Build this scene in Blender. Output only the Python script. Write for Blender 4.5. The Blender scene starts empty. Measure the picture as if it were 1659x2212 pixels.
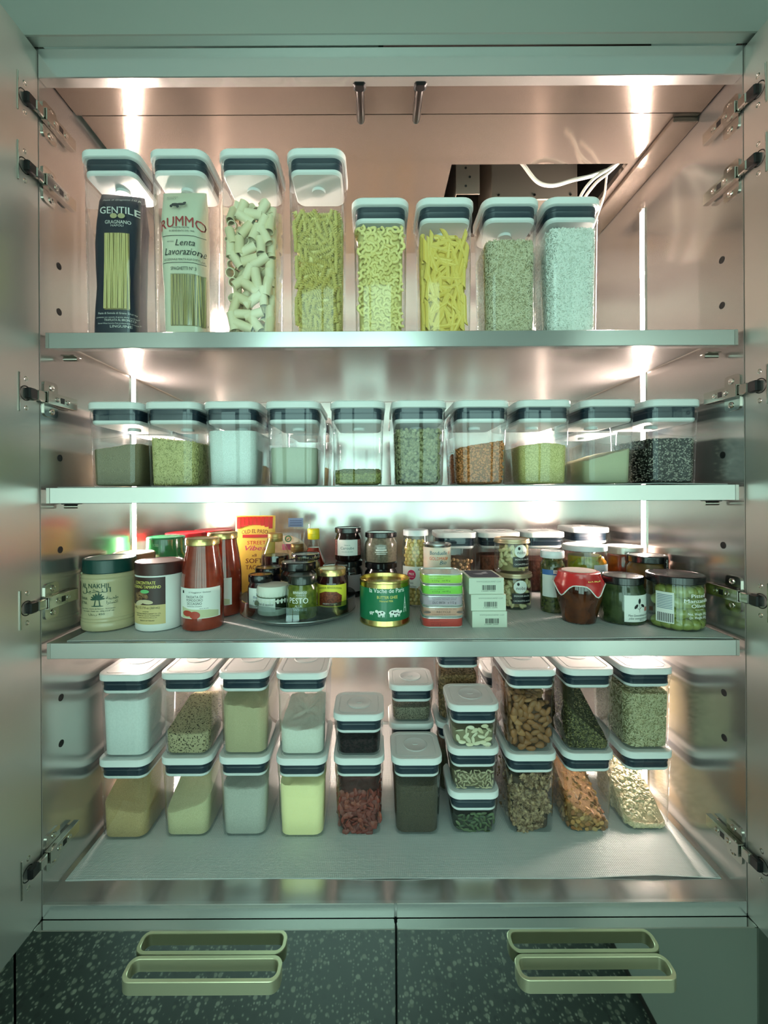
import bpy, bmesh, math, random
import numpy as np
from mathutils import Vector, Matrix, Euler, noise as mnoise

# ------------------------------------------------------------------ camera, world, lights, exposure
SC = bpy.context.scene
COL = SC.collection
EYE, D, F = 1.45, 0.75, 950.0          # eye height, camera to cabinet front, focal length in px of the 1659x2212 frame
VPX, VPY, ROLL = 808.0, 1062.0, 0.005
_cd = bpy.data.cameras.new('camera')
_cd.sensor_fit = 'HORIZONTAL'; _cd.sensor_width = 36.0
_cd.lens = F / 1659.0 * 36.0
_cd.shift_x = (829.5 - VPX) / 1659.0
_cd.shift_y = -(1106.0 - VPY) / 1659.0
_cd.clip_start = 0.02; _cd.clip_end = 60
CAM = bpy.data.objects.new('camera', _cd); COL.objects.link(CAM)
CAM.matrix_world = Matrix.Translation((0, -D, EYE)) @ Matrix.Rotation(math.pi / 2, 4, 'X') @ Matrix.Rotation(-ROLL, 4, 'Z')
SC.camera = CAM
WORLD = bpy.data.worlds.new('daylight'); SC.world = WORLD; WORLD.use_nodes = True
_bg = WORLD.node_tree.nodes['Background']
_bg.inputs['Color'].default_value = (0.49, 0.81, 0.71, 1)      # overcast daylight filtered by the garden's trees
_bg.inputs['Strength'].default_value = 2.6
WIN = (-1.85, 1.8, 0.62, 1.98, -2.25)                           # kitchen window opening: x0 x1 z0 z1 and the wall's y
GDOOR = (-0.85, 0.38, 0.02, 2.68)                               # taller glazed garden door in the middle of it: x0 x1 z0 z1
for _x0, _x1, _z0, _z1 in ((WIN[0], GDOOR[0], WIN[2], WIN[3]), (GDOOR[1], WIN[1], WIN[2], WIN[3]), GDOOR):
    _pl = bpy.data.lights.new('window_portal', 'AREA'); _pl.shape = 'RECTANGLE'
    _pl.size = _x1 - _x0; _pl.size_y = _z1 - _z0; _pl.cycles.is_portal = True
    PORTAL = bpy.data.objects.new('window_portal', _pl); COL.objects.link(PORTAL)
    PORTAL.matrix_world = Matrix.Translation(((_x0 + _x1) / 2, WIN[4], (_z0 + _z1) / 2)) @ Matrix.Rotation(math.pi / 2, 4, 'X')
LED_STRENGTH, LED_COLOR = 310.0, (1.0, 0.80, 0.69)
vs = SC.view_settings
vs.view_transform = 'Standard'; vs.look = 'None'; vs.gamma = 1.0; vs.use_curve_mapping = False
vs.exposure = 0.85
SC.cycles.max_bounces = 5; SC.cycles.diffuse_bounces = 2; SC.cycles.glossy_bounces = 4
SC.cycles.transmission_bounces = 4; SC.cycles.transparent_max_bounces = 14
SC.cycles.sample_clamp_indirect = 4.0; SC.cycles.sample_clamp_direct = 0.0
SC.cycles.caustics_reflective = True; SC.cycles.caustics_refractive = False
SC.cycles.blur_glossy = 0.6; SC.cycles.adaptive_threshold = 0.03; SC.cycles.use_light_tree = False

rng = random.Random(7)
nrg = np.random.default_rng(7)

def at(px, py, z):
    """world point of a photograph pixel at distance z (along the view axis) from the camera"""
    u, v = px - 829.5, py - 1106.0
    c, s = math.cos(ROLL), math.sin(ROLL)
    x, y = u * c - v * s + 829.5, u * s + v * c + 1106.0
    return Vector(((x - VPX) * z / F, z - D, EYE - (y - VPY) * z / F))

# ------------------------------------------------------------------ materials
def lin(c):
    return tuple(((v / 255) / 12.92 if v / 255 <= 0.04045 else ((v / 255 + 0.055) / 1.055) ** 2.4) for v in c)

MATS = {}
def pmat(key, rgb, rough=0.5, metal=0.0, rgb2=None, scale=200, mixpow=None, bump=0, bscale=None, coat=0.0, tex='noise', stretch=None, spec=0.5, sss=0, lo=0.35, hi=0.65):
    if key in MATS: return MATS[key]
    m = bpy.data.materials.new(key); m.use_nodes = True
    nt = m.node_tree; b = nt.nodes['Principled BSDF']
    b.inputs['Base Color'].default_value = (*lin(rgb), 1)
    b.inputs['Roughness'].default_value = rough
    b.inputs['Metallic'].default_value = metal
    b.inputs['Specular IOR Level'].default_value = spec
    if coat: b.inputs['Coat Weight'].default_value = coat; b.inputs['Coat Roughness'].default_value = 0.04
    if rgb2 is not None or bump:
        tc = nt.nodes.new('ShaderNodeTexCoord'); mp = nt.nodes.new('ShaderNodeMapping')
        nt.links.new(tc.outputs['Object'], mp.inputs['Vector'])
        if stretch: mp.inputs['Scale'].default_value = stretch
        def T(sc):
            if tex == 'voronoi':
                t = nt.nodes.new('ShaderNodeTexVoronoi'); t.inputs['Scale'].default_value = sc
                nt.links.new(mp.outputs['Vector'], t.inputs['Vector'])
                return t, t.outputs['Distance']
            t = nt.nodes.new('ShaderNodeTexNoise'); t.inputs['Scale'].default_value = sc; t.inputs['Detail'].default_value = 4
            nt.links.new(mp.outputs['Vector'], t.inputs['Vector'])
            return t, t.outputs['Fac']
        if rgb2 is not None:
            t, o = T(scale)
            if tex == 'voronoi':
                sep = nt.nodes.new('ShaderNodeSeparateColor'); nt.links.new(t.outputs['Color'], sep.inputs['Color']); o = sep.outputs['Red']
            r = nt.nodes.new('ShaderNodeValToRGB')
            r.color_ramp.elements[0].position = lo; r.color_ramp.elements[1].position = hi
            r.color_ramp.elements[0].color = (*lin(rgb), 1); r.color_ramp.elements[1].color = (*lin(rgb2), 1)
            nt.links.new(o, r.inputs['Fac']); nt.links.new(r.outputs['Color'], b.inputs['Base Color'])
        if bump:
            t, o = T(bscale or scale)
            bp = nt.nodes.new('ShaderNodeBump'); bp.inputs['Strength'].default_value = bump; bp.inputs['Distance'].default_value = 0.002
            if tex == 'voronoi': bp.invert = True
            nt.links.new(o, bp.inputs['Height']); nt.links.new(bp.outputs['Normal'], b.inputs['Normal'])
    MATS[key] = m
    return m

def steel(key, rgb=(200, 196, 192), rough=0.2, stretch=(3, 3, 500), bump=0.0, rvar=0.08, metal=0.82):
    if key in MATS: return MATS[key]
    m = bpy.data.materials.new(key); m.use_nodes = True
    nt = m.node_tree; b = nt.nodes['Principled BSDF']
    b.inputs['Base Color'].default_value = (*lin(rgb), 1); b.inputs['Metallic'].default_value = metal
    tc = nt.nodes.new('ShaderNodeTexCoord'); mp = nt.nodes.new('ShaderNodeMapping')
    mp.inputs['Scale'].default_value = stretch
    nt.links.new(tc.outputs['Object'], mp.inputs['Vector'])
    t = nt.nodes.new('ShaderNodeTexNoise'); t.inputs['Scale'].default_value = 1.0; t.inputs['Detail'].default_value = 5
    nt.links.new(mp.outputs['Vector'], t.inputs['Vector'])
    mr = nt.nodes.new('ShaderNodeMapRange'); mr.inputs['To Min'].default_value = rough - rvar; mr.inputs['To Max'].default_value = rough + rvar
    nt.links.new(t.outputs['Fac'], mr.inputs['Value']); nt.links.new(mr.outputs['Result'], b.inputs['Roughness'])
    if bump:
        bp = nt.nodes.new('ShaderNodeBump'); bp.inputs['Strength'].default_value = bump; bp.inputs['Distance'].default_value = 0.001
        nt.links.new(t.outputs['Fac'], bp.inputs['Height']); nt.links.new(bp.outputs['Normal'], b.inputs['Normal'])
    MATS[key] = m
    return m

def clear(key, tint=(250, 252, 252), base=0.04, edge=0.95, power=2.8, rough=0.03):
    """clear plastic or jar glass: lets light through, reflects more at grazing angles"""
    if key in MATS: return MATS[key]
    m = bpy.data.materials.new(key); m.use_nodes = True
    nt = m.node_tree; nt.nodes.remove(nt.nodes['Principled BSDF'])
    out = nt.nodes['Material Output']
    tr = nt.nodes.new('ShaderNodeBsdfTransparent'); tr.inputs['Color'].default_value = (*lin(tint), 1)
    gl = nt.nodes.new('ShaderNodeBsdfGlossy'); gl.inputs['Roughness'].default_value = rough; gl.inputs['Color'].default_value = (0.95, 0.97, 1, 1)
    lw = nt.nodes.new('ShaderNodeLayerWeight'); lw.inputs['Blend'].default_value = 0.5
    pw = nt.nodes.new('ShaderNodeMath'); pw.operation = 'POWER'; pw.inputs[1].default_value = power
    ml = nt.nodes.new('ShaderNodeMath'); ml.operation = 'MULTIPLY_ADD'; ml.inputs[1].default_value = edge; ml.inputs[2].default_value = base
    mx = nt.nodes.new('ShaderNodeMixShader')
    nt.links.new(lw.outputs['Facing'], pw.inputs[0]); nt.links.new(pw.outputs[0], ml.inputs[0]); nt.links.new(ml.outputs[0], mx.inputs['Fac'])
    nt.links.new(tr.outputs[0], mx.inputs[1]); nt.links.new(gl.outputs[0], mx.inputs[2]); nt.links.new(mx.outputs[0], out.inputs['Surface'])
    MATS[key] = m
    return m

def emit(key, rgb, strength):
    m = bpy.data.materials.new(key); m.use_nodes = True
    nt = m.node_tree; nt.nodes.remove(nt.nodes['Principled BSDF'])
    e = nt.nodes.new('ShaderNodeEmission'); e.inputs['Color'].default_value = (*rgb, 1); e.inputs['Strength'].default_value = strength
    nt.links.new(e.outputs[0], nt.nodes['Material Output'].inputs['Surface'])
    return m

STEEL = steel('brushed_steel', (200, 194, 190), 0.18, rvar=0.012)
STEEL_BACK = steel('brushed_steel_back', (198, 194, 190), 0.17, (3, 3, 500), 0.0, 0.012)
STEEL_H = steel('brushed_steel_shelf', (204, 200, 198), 0.17, (500, 3, 3), 0.0, 0.015)
STEEL_EDGE = steel('steel_shelf_lip', (214, 214, 212), 0.2, (2, 2, 900), 0.0, 0.02)
STEEL_DOOR = steel('brushed_steel_door', (212, 206, 200), 0.32, (3, 3, 500), 0.0, 0.02)
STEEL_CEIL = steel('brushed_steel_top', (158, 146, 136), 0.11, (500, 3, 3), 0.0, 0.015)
MIRROR = steel('polished_steel', (205, 208, 204), 0.025, (3, 3, 500), 0.0, 0.006, 1.0)
NICKEL = pmat('nickel', (205, 200, 192), 0.16, 1.0)
NICKEL_DARK = pmat('nickel_dark', (70, 68, 66), 0.3, 1.0)
BLACK = pmat('black_plastic', (16, 16, 18), 0.35)
GAP = pmat('dark_gap', (14, 15, 15), 0.8)
BRASS = steel('brushed_brass', (238, 230, 194), 0.3, (400, 400, 4), 0.01, 0.05)
LIDW = pmat('lid_white', (232, 234, 232), 0.3, spec=0.4)
LIDTOP = pmat('lid_button', (222, 223, 222), 0.22, spec=0.5)
GASKET = pmat('gasket_slate', (30, 46, 60), 0.35)
PLASTIC = clear('clear_plastic')
GLASS = clear('jar_glass', (246, 250, 247), 0.05, 0.8, 3.0)
PAPER = pmat('paper_white', (232, 233, 228), 0.6)
INK = pmat('ink_black', (22, 22, 24), 0.6)
WHITE = pmat('plastic_white', (230, 230, 226), 0.35)

# ------------------------------------------------------------------ mesh helpers
def mk(name, verts, faces, mat, parent=None, smooth=True, sharp=35, loc=None):
    me = bpy.data.meshes.new(name)
    me.from_pydata([tuple(v) for v in verts], [], faces)
    if mat is not None: me.materials.append(mat)
    if smooth:
        me.shade_smooth(); me.set_sharp_from_angle(angle=math.radians(sharp))
    return ob(name, me, parent, loc)

def ob(name, me, parent=None, loc=None):
    o = bpy.data.objects.new(name, me); COL.objects.link(o)
    if parent is not None: o.parent = parent
    if loc is not None: o.location = loc
    return o

def tag(o, label=None, cat=None, group=None, kind=None):
    if label: o['label'] = label
    if cat: o['category'] = cat
    if group: o['group'] = group
    if kind: o['kind'] = kind
    return o

def thing(name, label, cat, loc=(0, 0, 0), rz=0.0, group=None, rx=0.0, ry=0.0):
    o = bpy.data.objects.new(name, None); COL.objects.link(o)
    o.empty_display_size = 0.02
    o.location = loc; o.rotation_euler = (rx, ry, rz)
    return tag(o, label, cat, group)

def rrect(w, d, r, n=5, cx=0, cy=0):
    r = min(r, w / 2 - 1e-5, d / 2 - 1e-5); pts = []
    for k, (sx, sy) in enumerate(((1, -1), (1, 1), (-1, 1), (-1, -1))):
        ox, oy = cx + sx * (w / 2 - r), cy + sy * (d / 2 - r)
        a0 = -math.pi / 2 + k * math.pi / 2
        for i in range(n + 1):
            a = a0 + i / n * math.pi / 2
            pts.append((ox + r * math.cos(a), oy + r * math.sin(a)))
    return pts

def loft(loops, cap0=True, cap1=True, closed=False):
    n = len(loops[0]); vs_ = [p for L in loops for p in L]; fs = []
    m = len(loops)
    for k in range(m if closed else m - 1):
        a, b = k * n, ((k + 1) % m) * n
        for i in range(n):
            j = (i + 1) % n
            fs.append((a + i, a + j, b + j, b + i))
    if not closed:
        if cap0: fs.append(tuple(reversed(range(n))))
        if cap1: fs.append(tuple((m - 1) * n + i for i in range(n)))
    return vs_, fs

def rr_loft(spec, cap0=True, cap1=True, n=5):
    """spec: (w, d, r, z) per loop"""
    return loft([[(x, y, z) for x, y in rrect(w, d, r, n)] for w, d, r, z in spec], cap0, cap1)

def lathe(profile, seg=32, cap0=True, cap1=True, ribs=0, ribamp=0.0, ribrange=None):
    L = []
    for k, (r, z) in enumerate(profile):
        row = []
        for i in range(seg):
            rr = r
            if ribs and (ribrange is None or ribrange[0] <= k <= ribrange[1]) and i % 2: rr = r - ribamp
            a = 2 * math.pi * i / seg
            row.append((rr * math.cos(a), rr * math.sin(a), z))
        L.append(row)
    return loft(L, cap0, cap1)

def box(x0, x1, y0, y1, z0, z1):
    v = [(x, y, z) for z in (z0, z1) for x, y in ((x0, y0), (x1, y0), (x1, y1), (x0, y1))]
    return v, [(3, 2, 1, 0), (4, 5, 6, 7), (0, 1, 5, 4), (1, 2, 6, 5), (2, 3, 7, 6), (3, 0, 4, 7)]

def bbox_(x0, x1, y0, y1, z0, z1, b=0.001):
    """box with small chamfers"""
    w, d = x1 - x0, y1 - y0; cx, cy = (x0 + x1) / 2, (y0 + y1) / 2
    b = min(b, w / 2.2, d / 2.2, (z1 - z0) / 2.2)
    L = []
    for ins, z in ((b, z0), (0, z0 + b), (0, z1 - b), (b, z1)):
        L.append([(x, y, z) for x, y in rrect(w - 2 * ins, d - 2 * ins, b, 1, cx, cy)])
    return loft(L)

def join(*parts):
    V, Fc = [], []
    for v, f in parts:
        o = len(V); V += list(v); Fc += [tuple(i + o for i in q) for q in f]
    return V, Fc

def xf(vf, M):
    return [tuple(M @ Vector(v)) for v in vf[0]], vf[1]

def tube(pts, r, seg=10, caps=True):
    P = [Vector(p) for p in pts]; L = []
    up = Vector((0, 0, 1))
    t0 = (P[1] - P[0]).normalized()
    n = t0.cross(up)
    if n.length < 1e-4: n = t0.cross(Vector((1, 0, 0)))
    n.normalize()
    for i, p in enumerate(P):
        t = (P[min(i + 1, len(P) - 1)] - P[max(i - 1, 0)]).normalized()
        n = (n - t * n.dot(t)).normalized(); b = t.cross(n)
        rr = r[i] if isinstance(r, (list, tuple)) else r
        L.append([tuple(p + (n * math.cos(a) + b * math.sin(a)) * rr) for a in [2 * math.pi * k / seg for k in range(seg)]])
    return loft(L, caps, caps)

def cyl(p0, p1, r, seg=16):
    return tube([p0, p1], r, seg)

def disc(c, axis, r, t, seg=16):
    c, axis = Vector(c), Vector(axis).normalized()
    return tube([c, c + axis * t], r, seg)

def spline(pts, n=8):
    P = [Vector(p) for p in pts]; P = [P[0] * 2 - P[1]] + P + [P[-1] * 2 - P[-2]]; out = []
    for i in range(1, len(P) - 2):
        for k in range(n):
            t = k / n
            a, b, c, d = P[i - 1], P[i], P[i + 1], P[i + 2]
            out.append(0.5 * ((2 * b) + (c - a) * t + (2 * a - 5 * b + 4 * c - d) * t * t + (3 * b - a - 3 * c + d) * t ** 3))
    out.append(P[-2]); return out

# ------------------------------------------------------------------ lettering
_TC = {}
def glyphs(txt, bold=0.0, shear=0.0):
    k = (txt, bold, shear)
    if k not in _TC:
        c = bpy.data.curves.new('t', 'FONT'); c.body = txt; c.size = 1; c.align_x = 'LEFT'; c.offset = bold; c.shear = shear
        c.resolution_u = 2
        o = bpy.data.objects.new('t', c); me = bpy.data.meshes.new_from_object(o)
        co = np.zeros(len(me.vertices) * 3); me.vertices.foreach_get('co', co); co = co.reshape(-1, 3)[:, :2].copy()
        fs = [tuple(p.vertices) for p in me.polygons]
        bpy.data.objects.remove(o); bpy.data.curves.remove(c); bpy.data.meshes.remove(me)
        _TC[k] = (co, fs)
    return _TC[k]

def lettering(parent, lines, mat, surf, name='lettering', bold=0.0, shear=0.0, arc=0.0):
    """lines: (text, centre x, baseline z, cap height, width or None). surf: ('flat', y) | ('cyl', r) | ('top', z)"""
    V, Fc = [], []
    for ln in lines:
        txt, cx, z0, h, w = ln[:5]
        co, fs = glyphs(txt, 0.0, shear)
        if len(co) == 0: continue
        x0, x1 = co[:, 0].min(), co[:, 0].max()
        sy = h / 0.72; sx = (w / (x1 - x0)) if w else sy
        for db in ((-bold, bold) if bold else (0.0,)):      # heavier strokes: the word laid twice with a hair's shift
            o = len(V)
            for u, v in co:
                X = cx + (u - (x0 + x1) / 2 + db) * sx; Z = z0 + v * sy
                if arc and w: Z -= arc * (((X - cx) / (w / 2)) ** 2)
                V.append(place(X, Z, surf))
            Fc += [tuple(i + o for i in q) for q in fs]
    if not V: return None
    return mk(name, V, Fc, mat, parent, smooth=False)

def place(X, Z, surf):
    if surf[0] == 'flat': return (X, surf[1], Z)
    if surf[0] == 'cyl':
        a = X / surf[1]; return (surf[1] * math.sin(a), -surf[1] * math.cos(a), Z)
    if surf[0] == 'top': return (X, Z, surf[1])
    if surf[0] == 'fn': return surf[1](X, Z)

def patch(name, parent, x0, x1, z0, z1, surf, mat, nx=12, nz=1, th=0.0003):
    """a label of real thickness lying on a flat or round surface"""
    def S(off):
        if surf[0] == 'cyl': return ('cyl2', surf[1] - off)
        return (surf[0], surf[1] + off)
    V, Fc = [], []
    for off in (0.0, th):
        for j in range(nz + 1):
            for i in range(nx + 1):
                X, Z = x0 + (x1 - x0) * i / nx, z0 + (z1 - z0) * j / nz
                if surf[0] == 'cyl':
                    a = X / surf[1]; r = surf[1] - off; V.append((r * math.sin(a), -r * math.cos(a), Z))
                elif surf[0] == 'flat': V.append((X, surf[1] + off, Z))
                elif surf[0] == 'top': V.append((X, Z, surf[1] - off))
                else:
                    p = surf[1](X, Z); V.append((p[0], p[1] + off, p[2]))
    n = (nx + 1) * (nz + 1)
    for j in range(nz):
        for i in range(nx):
            a = j * (nx + 1) + i
            Fc.append((a, a + 1, a + nx + 2, a + nx + 1)); Fc.append((n + a, n + a + nx + 1, n + a + nx + 2, n + a + 1))
    rim = [i for i in range(nx + 1)] + [j * (nx + 1) + nx for j in range(1, nz + 1)] + [nz * (nx + 1) + i for i in range(nx - 1, -1, -1)] + [j * (nx + 1) for j in range(nz - 1, 0, -1)]
    for k in range(len(rim)):
        a, b = rim[k], rim[(k + 1) % len(rim)]
        Fc.append((b, a, n + a, n + b))
    return mk(name, V, Fc, mat, parent)

def shape2d(name, parent, pts, surf, mat):
    """printed shape from an outline of (x, z) points, following the surface it lies on"""
    bm = bmesh.new()
    f = bm.faces.new([bm.verts.new((x, z, 0)) for x, z in pts])
    bmesh.ops.triangulate(bm, faces=[f])
    if surf[0] != 'flat' and surf[0] != 'top':
        for _ in range(4):
            es = [e for e in bm.edges if e.calc_length() > 0.004]
            if not es: break
            bmesh.ops.subdivide_edges(bm, edges=es, cuts=1)
            bmesh.ops.triangulate(bm, faces=bm.faces[:])
    bm.verts.index_update()
    V = [place(v.co.x, v.co.y, surf) for v in bm.verts]; Fc = [tuple(v.index for v in q.verts) for q in bm.faces]
    bm.free()
    return mk(name, V, Fc, mat, parent, smooth=False)

def oval(cx, cz, rx, rz, n=20, rot=0):
    return [(cx + rx * math.cos(t) * math.cos(rot) - rz * math.sin(t) * math.sin(rot), cz + rx * math.cos(t) * math.sin(rot) + rz * math.sin(t) * math.cos(rot)) for t in [2 * math.pi * i / n for i in range(n)]]

def copy_tree(o, parent=None):
    c = o.copy(); COL.objects.link(c); c.parent = parent
    for ch in o.children: copy_tree(ch, c)
    return c
# ------------------------------------------------------------------ the kitchen around the cabinet
XL, XR, DEEP = -0.5684, 0.6316, 0.583
ZF, ZC = EYE - 0.702, EYE + 0.722            # cabinet floor and cabinet ceiling
S1, S2, S3 = EYE + 0.2755, EYE + 0.0095, EYE - 0.257   # shelf tops

def terrazzo():
    m = bpy.data.materials.new('terrazzo'); m.use_nodes = True
    nt = m.node_tree; b = nt.nodes['Principled BSDF']; b.inputs['Roughness'].default_value = 0.35
    tc = nt.nodes.new('ShaderNodeTexCoord')
    def chips(scale, thr, seed):
        mp = nt.nodes.new('ShaderNodeMapping'); mp.inputs['Location'].default_value = (seed, seed * 2, 0)
        nt.links.new(tc.outputs['Object'], mp.inputs['Vector'])
        v = nt.nodes.new('ShaderNodeTexVoronoi'); v.inputs['Scale'].default_value = scale
        nt.links.new(mp.outputs['Vector'], v.inputs['Vector'])
        s = nt.nodes.new('ShaderNodeSeparateColor'); nt.links.new(v.outputs['Color'], s.inputs['Color'])
        g = nt.nodes.new('ShaderNodeMath'); g.operation = 'GREATER_THAN'; g.inputs[1].default_value = thr; nt.links.new(s.outputs['Red'], g.inputs[0])
        l = nt.nodes.new('ShaderNodeMath'); l.operation = 'LESS_THAN'; l.inputs[1].default_value = 0.42; nt.links.new(v.outputs['Distance'], l.inputs[0])
        mu = nt.nodes.new('ShaderNodeMath'); mu.operation = 'MULTIPLY'; nt.links.new(g.outputs[0], mu.inputs[0]); nt.links.new(l.outputs[0], mu.inputs[1])
        return mu.outputs[0], s.outputs['Green']
    cur = nt.nodes.new('ShaderNodeRGB'); cur.outputs[0].default_value = (*lin((44, 50, 46)), 1); c = cur.outputs[0]
    for scale, thr, seed, dark, light in ((48, 0.5, 3, (28, 30, 28), (50, 54, 50)), (58, 0.74, 9, (84, 86, 74), (150, 148, 132)), (130, 0.72, 5, (96, 98, 86), (160, 158, 144))):
        f, g = chips(scale, thr, seed)
        r = nt.nodes.new('ShaderNodeValToRGB'); r.color_ramp.elements[0].color = (*lin(dark), 1); r.color_ramp.elements[1].color = (*lin(light), 1)
        nt.links.new(g, r.inputs['Fac'])
        mx = nt.nodes.new('ShaderNodeMix'); mx.data_type = 'RGBA'
        nt.links.new(f, mx.inputs['Factor']); nt.links.new(c, mx.inputs[6]); nt.links.new(r.outputs['Color'], mx.inputs[7]); c = mx.outputs[2]
    nt.links.new(c, b.inputs['Base Color'])
    return m

WALLM = pmat('wall_paint', (205, 206, 200), 0.7, bump=0.05, bscale=60)
CEILM = pmat('ceiling_paint', (214, 216, 210), 0.8, bump=0.03, bscale=50)
RX0, RX1, RY0, RY1, RZ = -2.7, 2.8, -2.35, 0.75, 2.75
def struct(name, vf, mat, smooth=False):
    return tag(mk(name, vf[0], vf[1], mat, None, smooth), kind='structure')
struct('floor', box(RX0 - 0.1, RX1 + 0.1, RY0 - 0.1, RY1 + 0.1, -0.05, 0), terrazzo())
struct('ceiling', box(RX0 - 0.1, RX1 + 0.1, RY0 - 0.1, RY1 + 0.1, RZ, RZ + 0.08), CEILM)
struct('wall_left', box(RX0 - 0.1, RX0, RY0, RY1, 0, RZ), WALLM)
struct('wall_right', box(RX1, RX1 + 0.1, RY0, RY1, 0, RZ), WALLM)
struct('wall_front', box(RX0, RX1, RY1, RY1 + 0.1, 0, RZ), WALLM)
wx0, wx1, wz0, wz1, wy = WIN
dx0, dx1, dz0, dz1 = GDOOR
Y0, Y1 = RY0 - 0.1, RY0
struct('wall_back', join(box(RX0, wx0, Y0, Y1, 0, RZ), box(wx1, RX1, Y0, Y1, 0, RZ), box(wx0, dx0, Y0, Y1, 0, wz0), box(wx0, dx0, Y0, Y1, wz1, RZ),
                         box(dx1, wx1, Y0, Y1, 0, wz0), box(dx1, wx1, Y0, Y1, wz1, RZ), box(dx0, dx1, Y0, Y1, 0, dz0), box(dx0, dx1, Y0, Y1, dz1, RZ)), WALLM)
FRAMEM = pmat('window_frame', (60, 66, 64), 0.4)
for nm, x0, x1, z0, z1, nb in (('window_1', wx0, dx0, wz0, wz1, 1), ('window_2', dx1, wx1, wz0, wz1, 1), ('door_1', dx0, dx1, dz0, dz1, 1)):
    win = tag(bpy.data.objects.new(nm, None), kind='structure'); COL.objects.link(win); win.location = (0, RY0 - 0.05, 0)
    mk('frame', *join(box(x0, x1, -0.03, 0.03, z0, z0 + 0.05), box(x0, x1, -0.03, 0.03, z1 - 0.05, z1), box(x0, x0 + 0.05, -0.03, 0.03, z0, z1), box(x1 - 0.05, x1, -0.03, 0.03, z0, z1)), FRAMEM, win, False)
    xm = (x0 + x1) / 2; mk('mullion', *box(xm - 0.025, xm + 0.025, -0.025, 0.025, z0 + 0.05, z1 - 0.05), FRAMEM, win, False)
# neighbouring steel base unit, seen only as a reflection in the polished drawer fronts
t = thing('base_cabinet', 'grey steel base unit reflected at the edge of the polished drawer fronts', 'cabinet', (0.745, -1.05, 0))
mk('body', *bbox_(0, 0.6, -0.9, 0.9, 0.03, 0.70, 0.002), pmat('grey_panel', (176, 180, 170), 0.45, 0.0), t)
mk('plinth', *box(0.004, 0.57, -0.88, 0.88, 0, 0.03), pmat('plinth_brown', (40, 30, 26), 0.6), t, False)

# ------------------------------------------------------------------ pantry cabinet
cab = thing('pantry_cabinet', 'open brushed steel pantry cabinet with double doors and inner shelves', 'cabinet', (0, 0, ZF))
def cpart(name, vf, mat, smooth=True, parent=None, label=None):
    o = mk(name, vf[0], vf[1], mat, parent or cab, smooth)
    if parent is None or parent is cab: o.location = (0, 0, -ZF)
    if label: o['label'] = label
    return o
TH = 0.02
for nm, x0, x1 in (('side_panel', XL - TH, XL), ('side_panel', XR, XR + TH)):
    sp = cpart(nm, box(x0, x1, 0, DEEP + TH, ZF - 0.02, ZC + 0.05), STEEL, False)
    sgn = 1 if x0 < 0 else -1; xw = XL if x0 < 0 else XR
    rows = ((128, 574), (128, 673), (133, 990), (133, 1187), (137, 1502), (137, 1600)) if x0 < 0 else ((1560, 563), (1560, 661), (1562, 983), (1562, 1178), (1563, 1497), (1565, 1596))
    for px, py in rows:
        z = xw * F / (px - VPX); p = at(px, py, z)
        ring = [(r, zz) for r, zz in ((0.0062, 0.0), (0.0062, 0.0006), (0.0050, 0.0006), (0.0046, 0.0002))]
        v, f = lathe(ring, 16, True, True)
        M = Matrix.Translation((xw, 0.046, p.z)) @ Matrix.Rotation(sgn * math.pi / 2, 4, 'Y')
        mk('peg_hole', *xf((v, f), M), GAP, sp)
cpart('back_panel', box(XL, XR, DEEP, DEEP + TH, ZF, ZC), STEEL_BACK, False)
cpart('back_seam', box(XL, XR, DEEP - 0.0012, DEEP, S1 + 0.163, S1 + 0.166), GAP, False)
cpart('floor_panel', box(XL, XR, 0, DEEP, ZF - 0.023, ZF), STEEL_H, False)
# ceiling in two sheets, the rear one with a rectangular service opening
ys = 0.092
hx0, hx1, hy0, hy1 = 0.175, 0.565, 0.222, 0.50
cpart('ceiling_panel', box(XL + 0.003, XR - 0.003, 0, ys - 0.001, ZC, ZC + 0.012), STEEL_CEIL, False)
cpart('ceiling_panel', join(box(XL + 0.012, XR - 0.003, ys + 0.001, hy0, ZC, ZC + 0.012), box(XL + 0.012, hx0, hy0, DEEP, ZC, ZC + 0.012),
                            box(hx1, XR - 0.003, hy0, DEEP, ZC, ZC + 0.012), box(hx0, hx1, hy1, DEEP, ZC, ZC + 0.012)), STEEL_CEIL, False)
cpart('side_rail', bbox_(XR - 0.05, XR - 0.001, 0.10, DEEP - 0.002, ZC - 0.010, ZC - 0.0005), STEEL_CEIL)
cpart('lintel', join(bbox_(XL, XR, -0.0022, 0.018, EYE + 0.7065, EYE + 0.7568, 0.0012)), STEEL_EDGE)
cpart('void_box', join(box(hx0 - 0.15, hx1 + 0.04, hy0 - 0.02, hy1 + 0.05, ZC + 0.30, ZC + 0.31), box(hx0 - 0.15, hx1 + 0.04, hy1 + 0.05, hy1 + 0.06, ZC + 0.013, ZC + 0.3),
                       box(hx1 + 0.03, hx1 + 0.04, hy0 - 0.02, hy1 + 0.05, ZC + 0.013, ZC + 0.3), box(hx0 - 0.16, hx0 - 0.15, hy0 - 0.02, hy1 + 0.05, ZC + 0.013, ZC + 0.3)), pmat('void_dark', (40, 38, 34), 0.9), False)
cpart('cabinet_lip', join(bbox_(XL, 0.0315, -0.0015, 0.006, ZF - 0.024, ZF + 0.0005, 0.001)), STEEL_EDGE)
cpart('cabinet_lip', join(bbox_(0.0345, XR, -0.0015, 0.006, ZF - 0.024, ZF + 0.0005, 0.001)), STEEL_EDGE)
# doors, both swung fully open
for sgn, xh in ((-1, XL - 0.0008), (1, XR + 0.0008)):
    x0, x1 = (xh - 0.02, xh) if sgn < 0 else (xh, xh + 0.02)
    cpart('door', bbox_(x0, x1, -0.61, -0.0006, EYE - 0.725, EYE + 0.752, 0.001), STEEL_DOOR)

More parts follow.
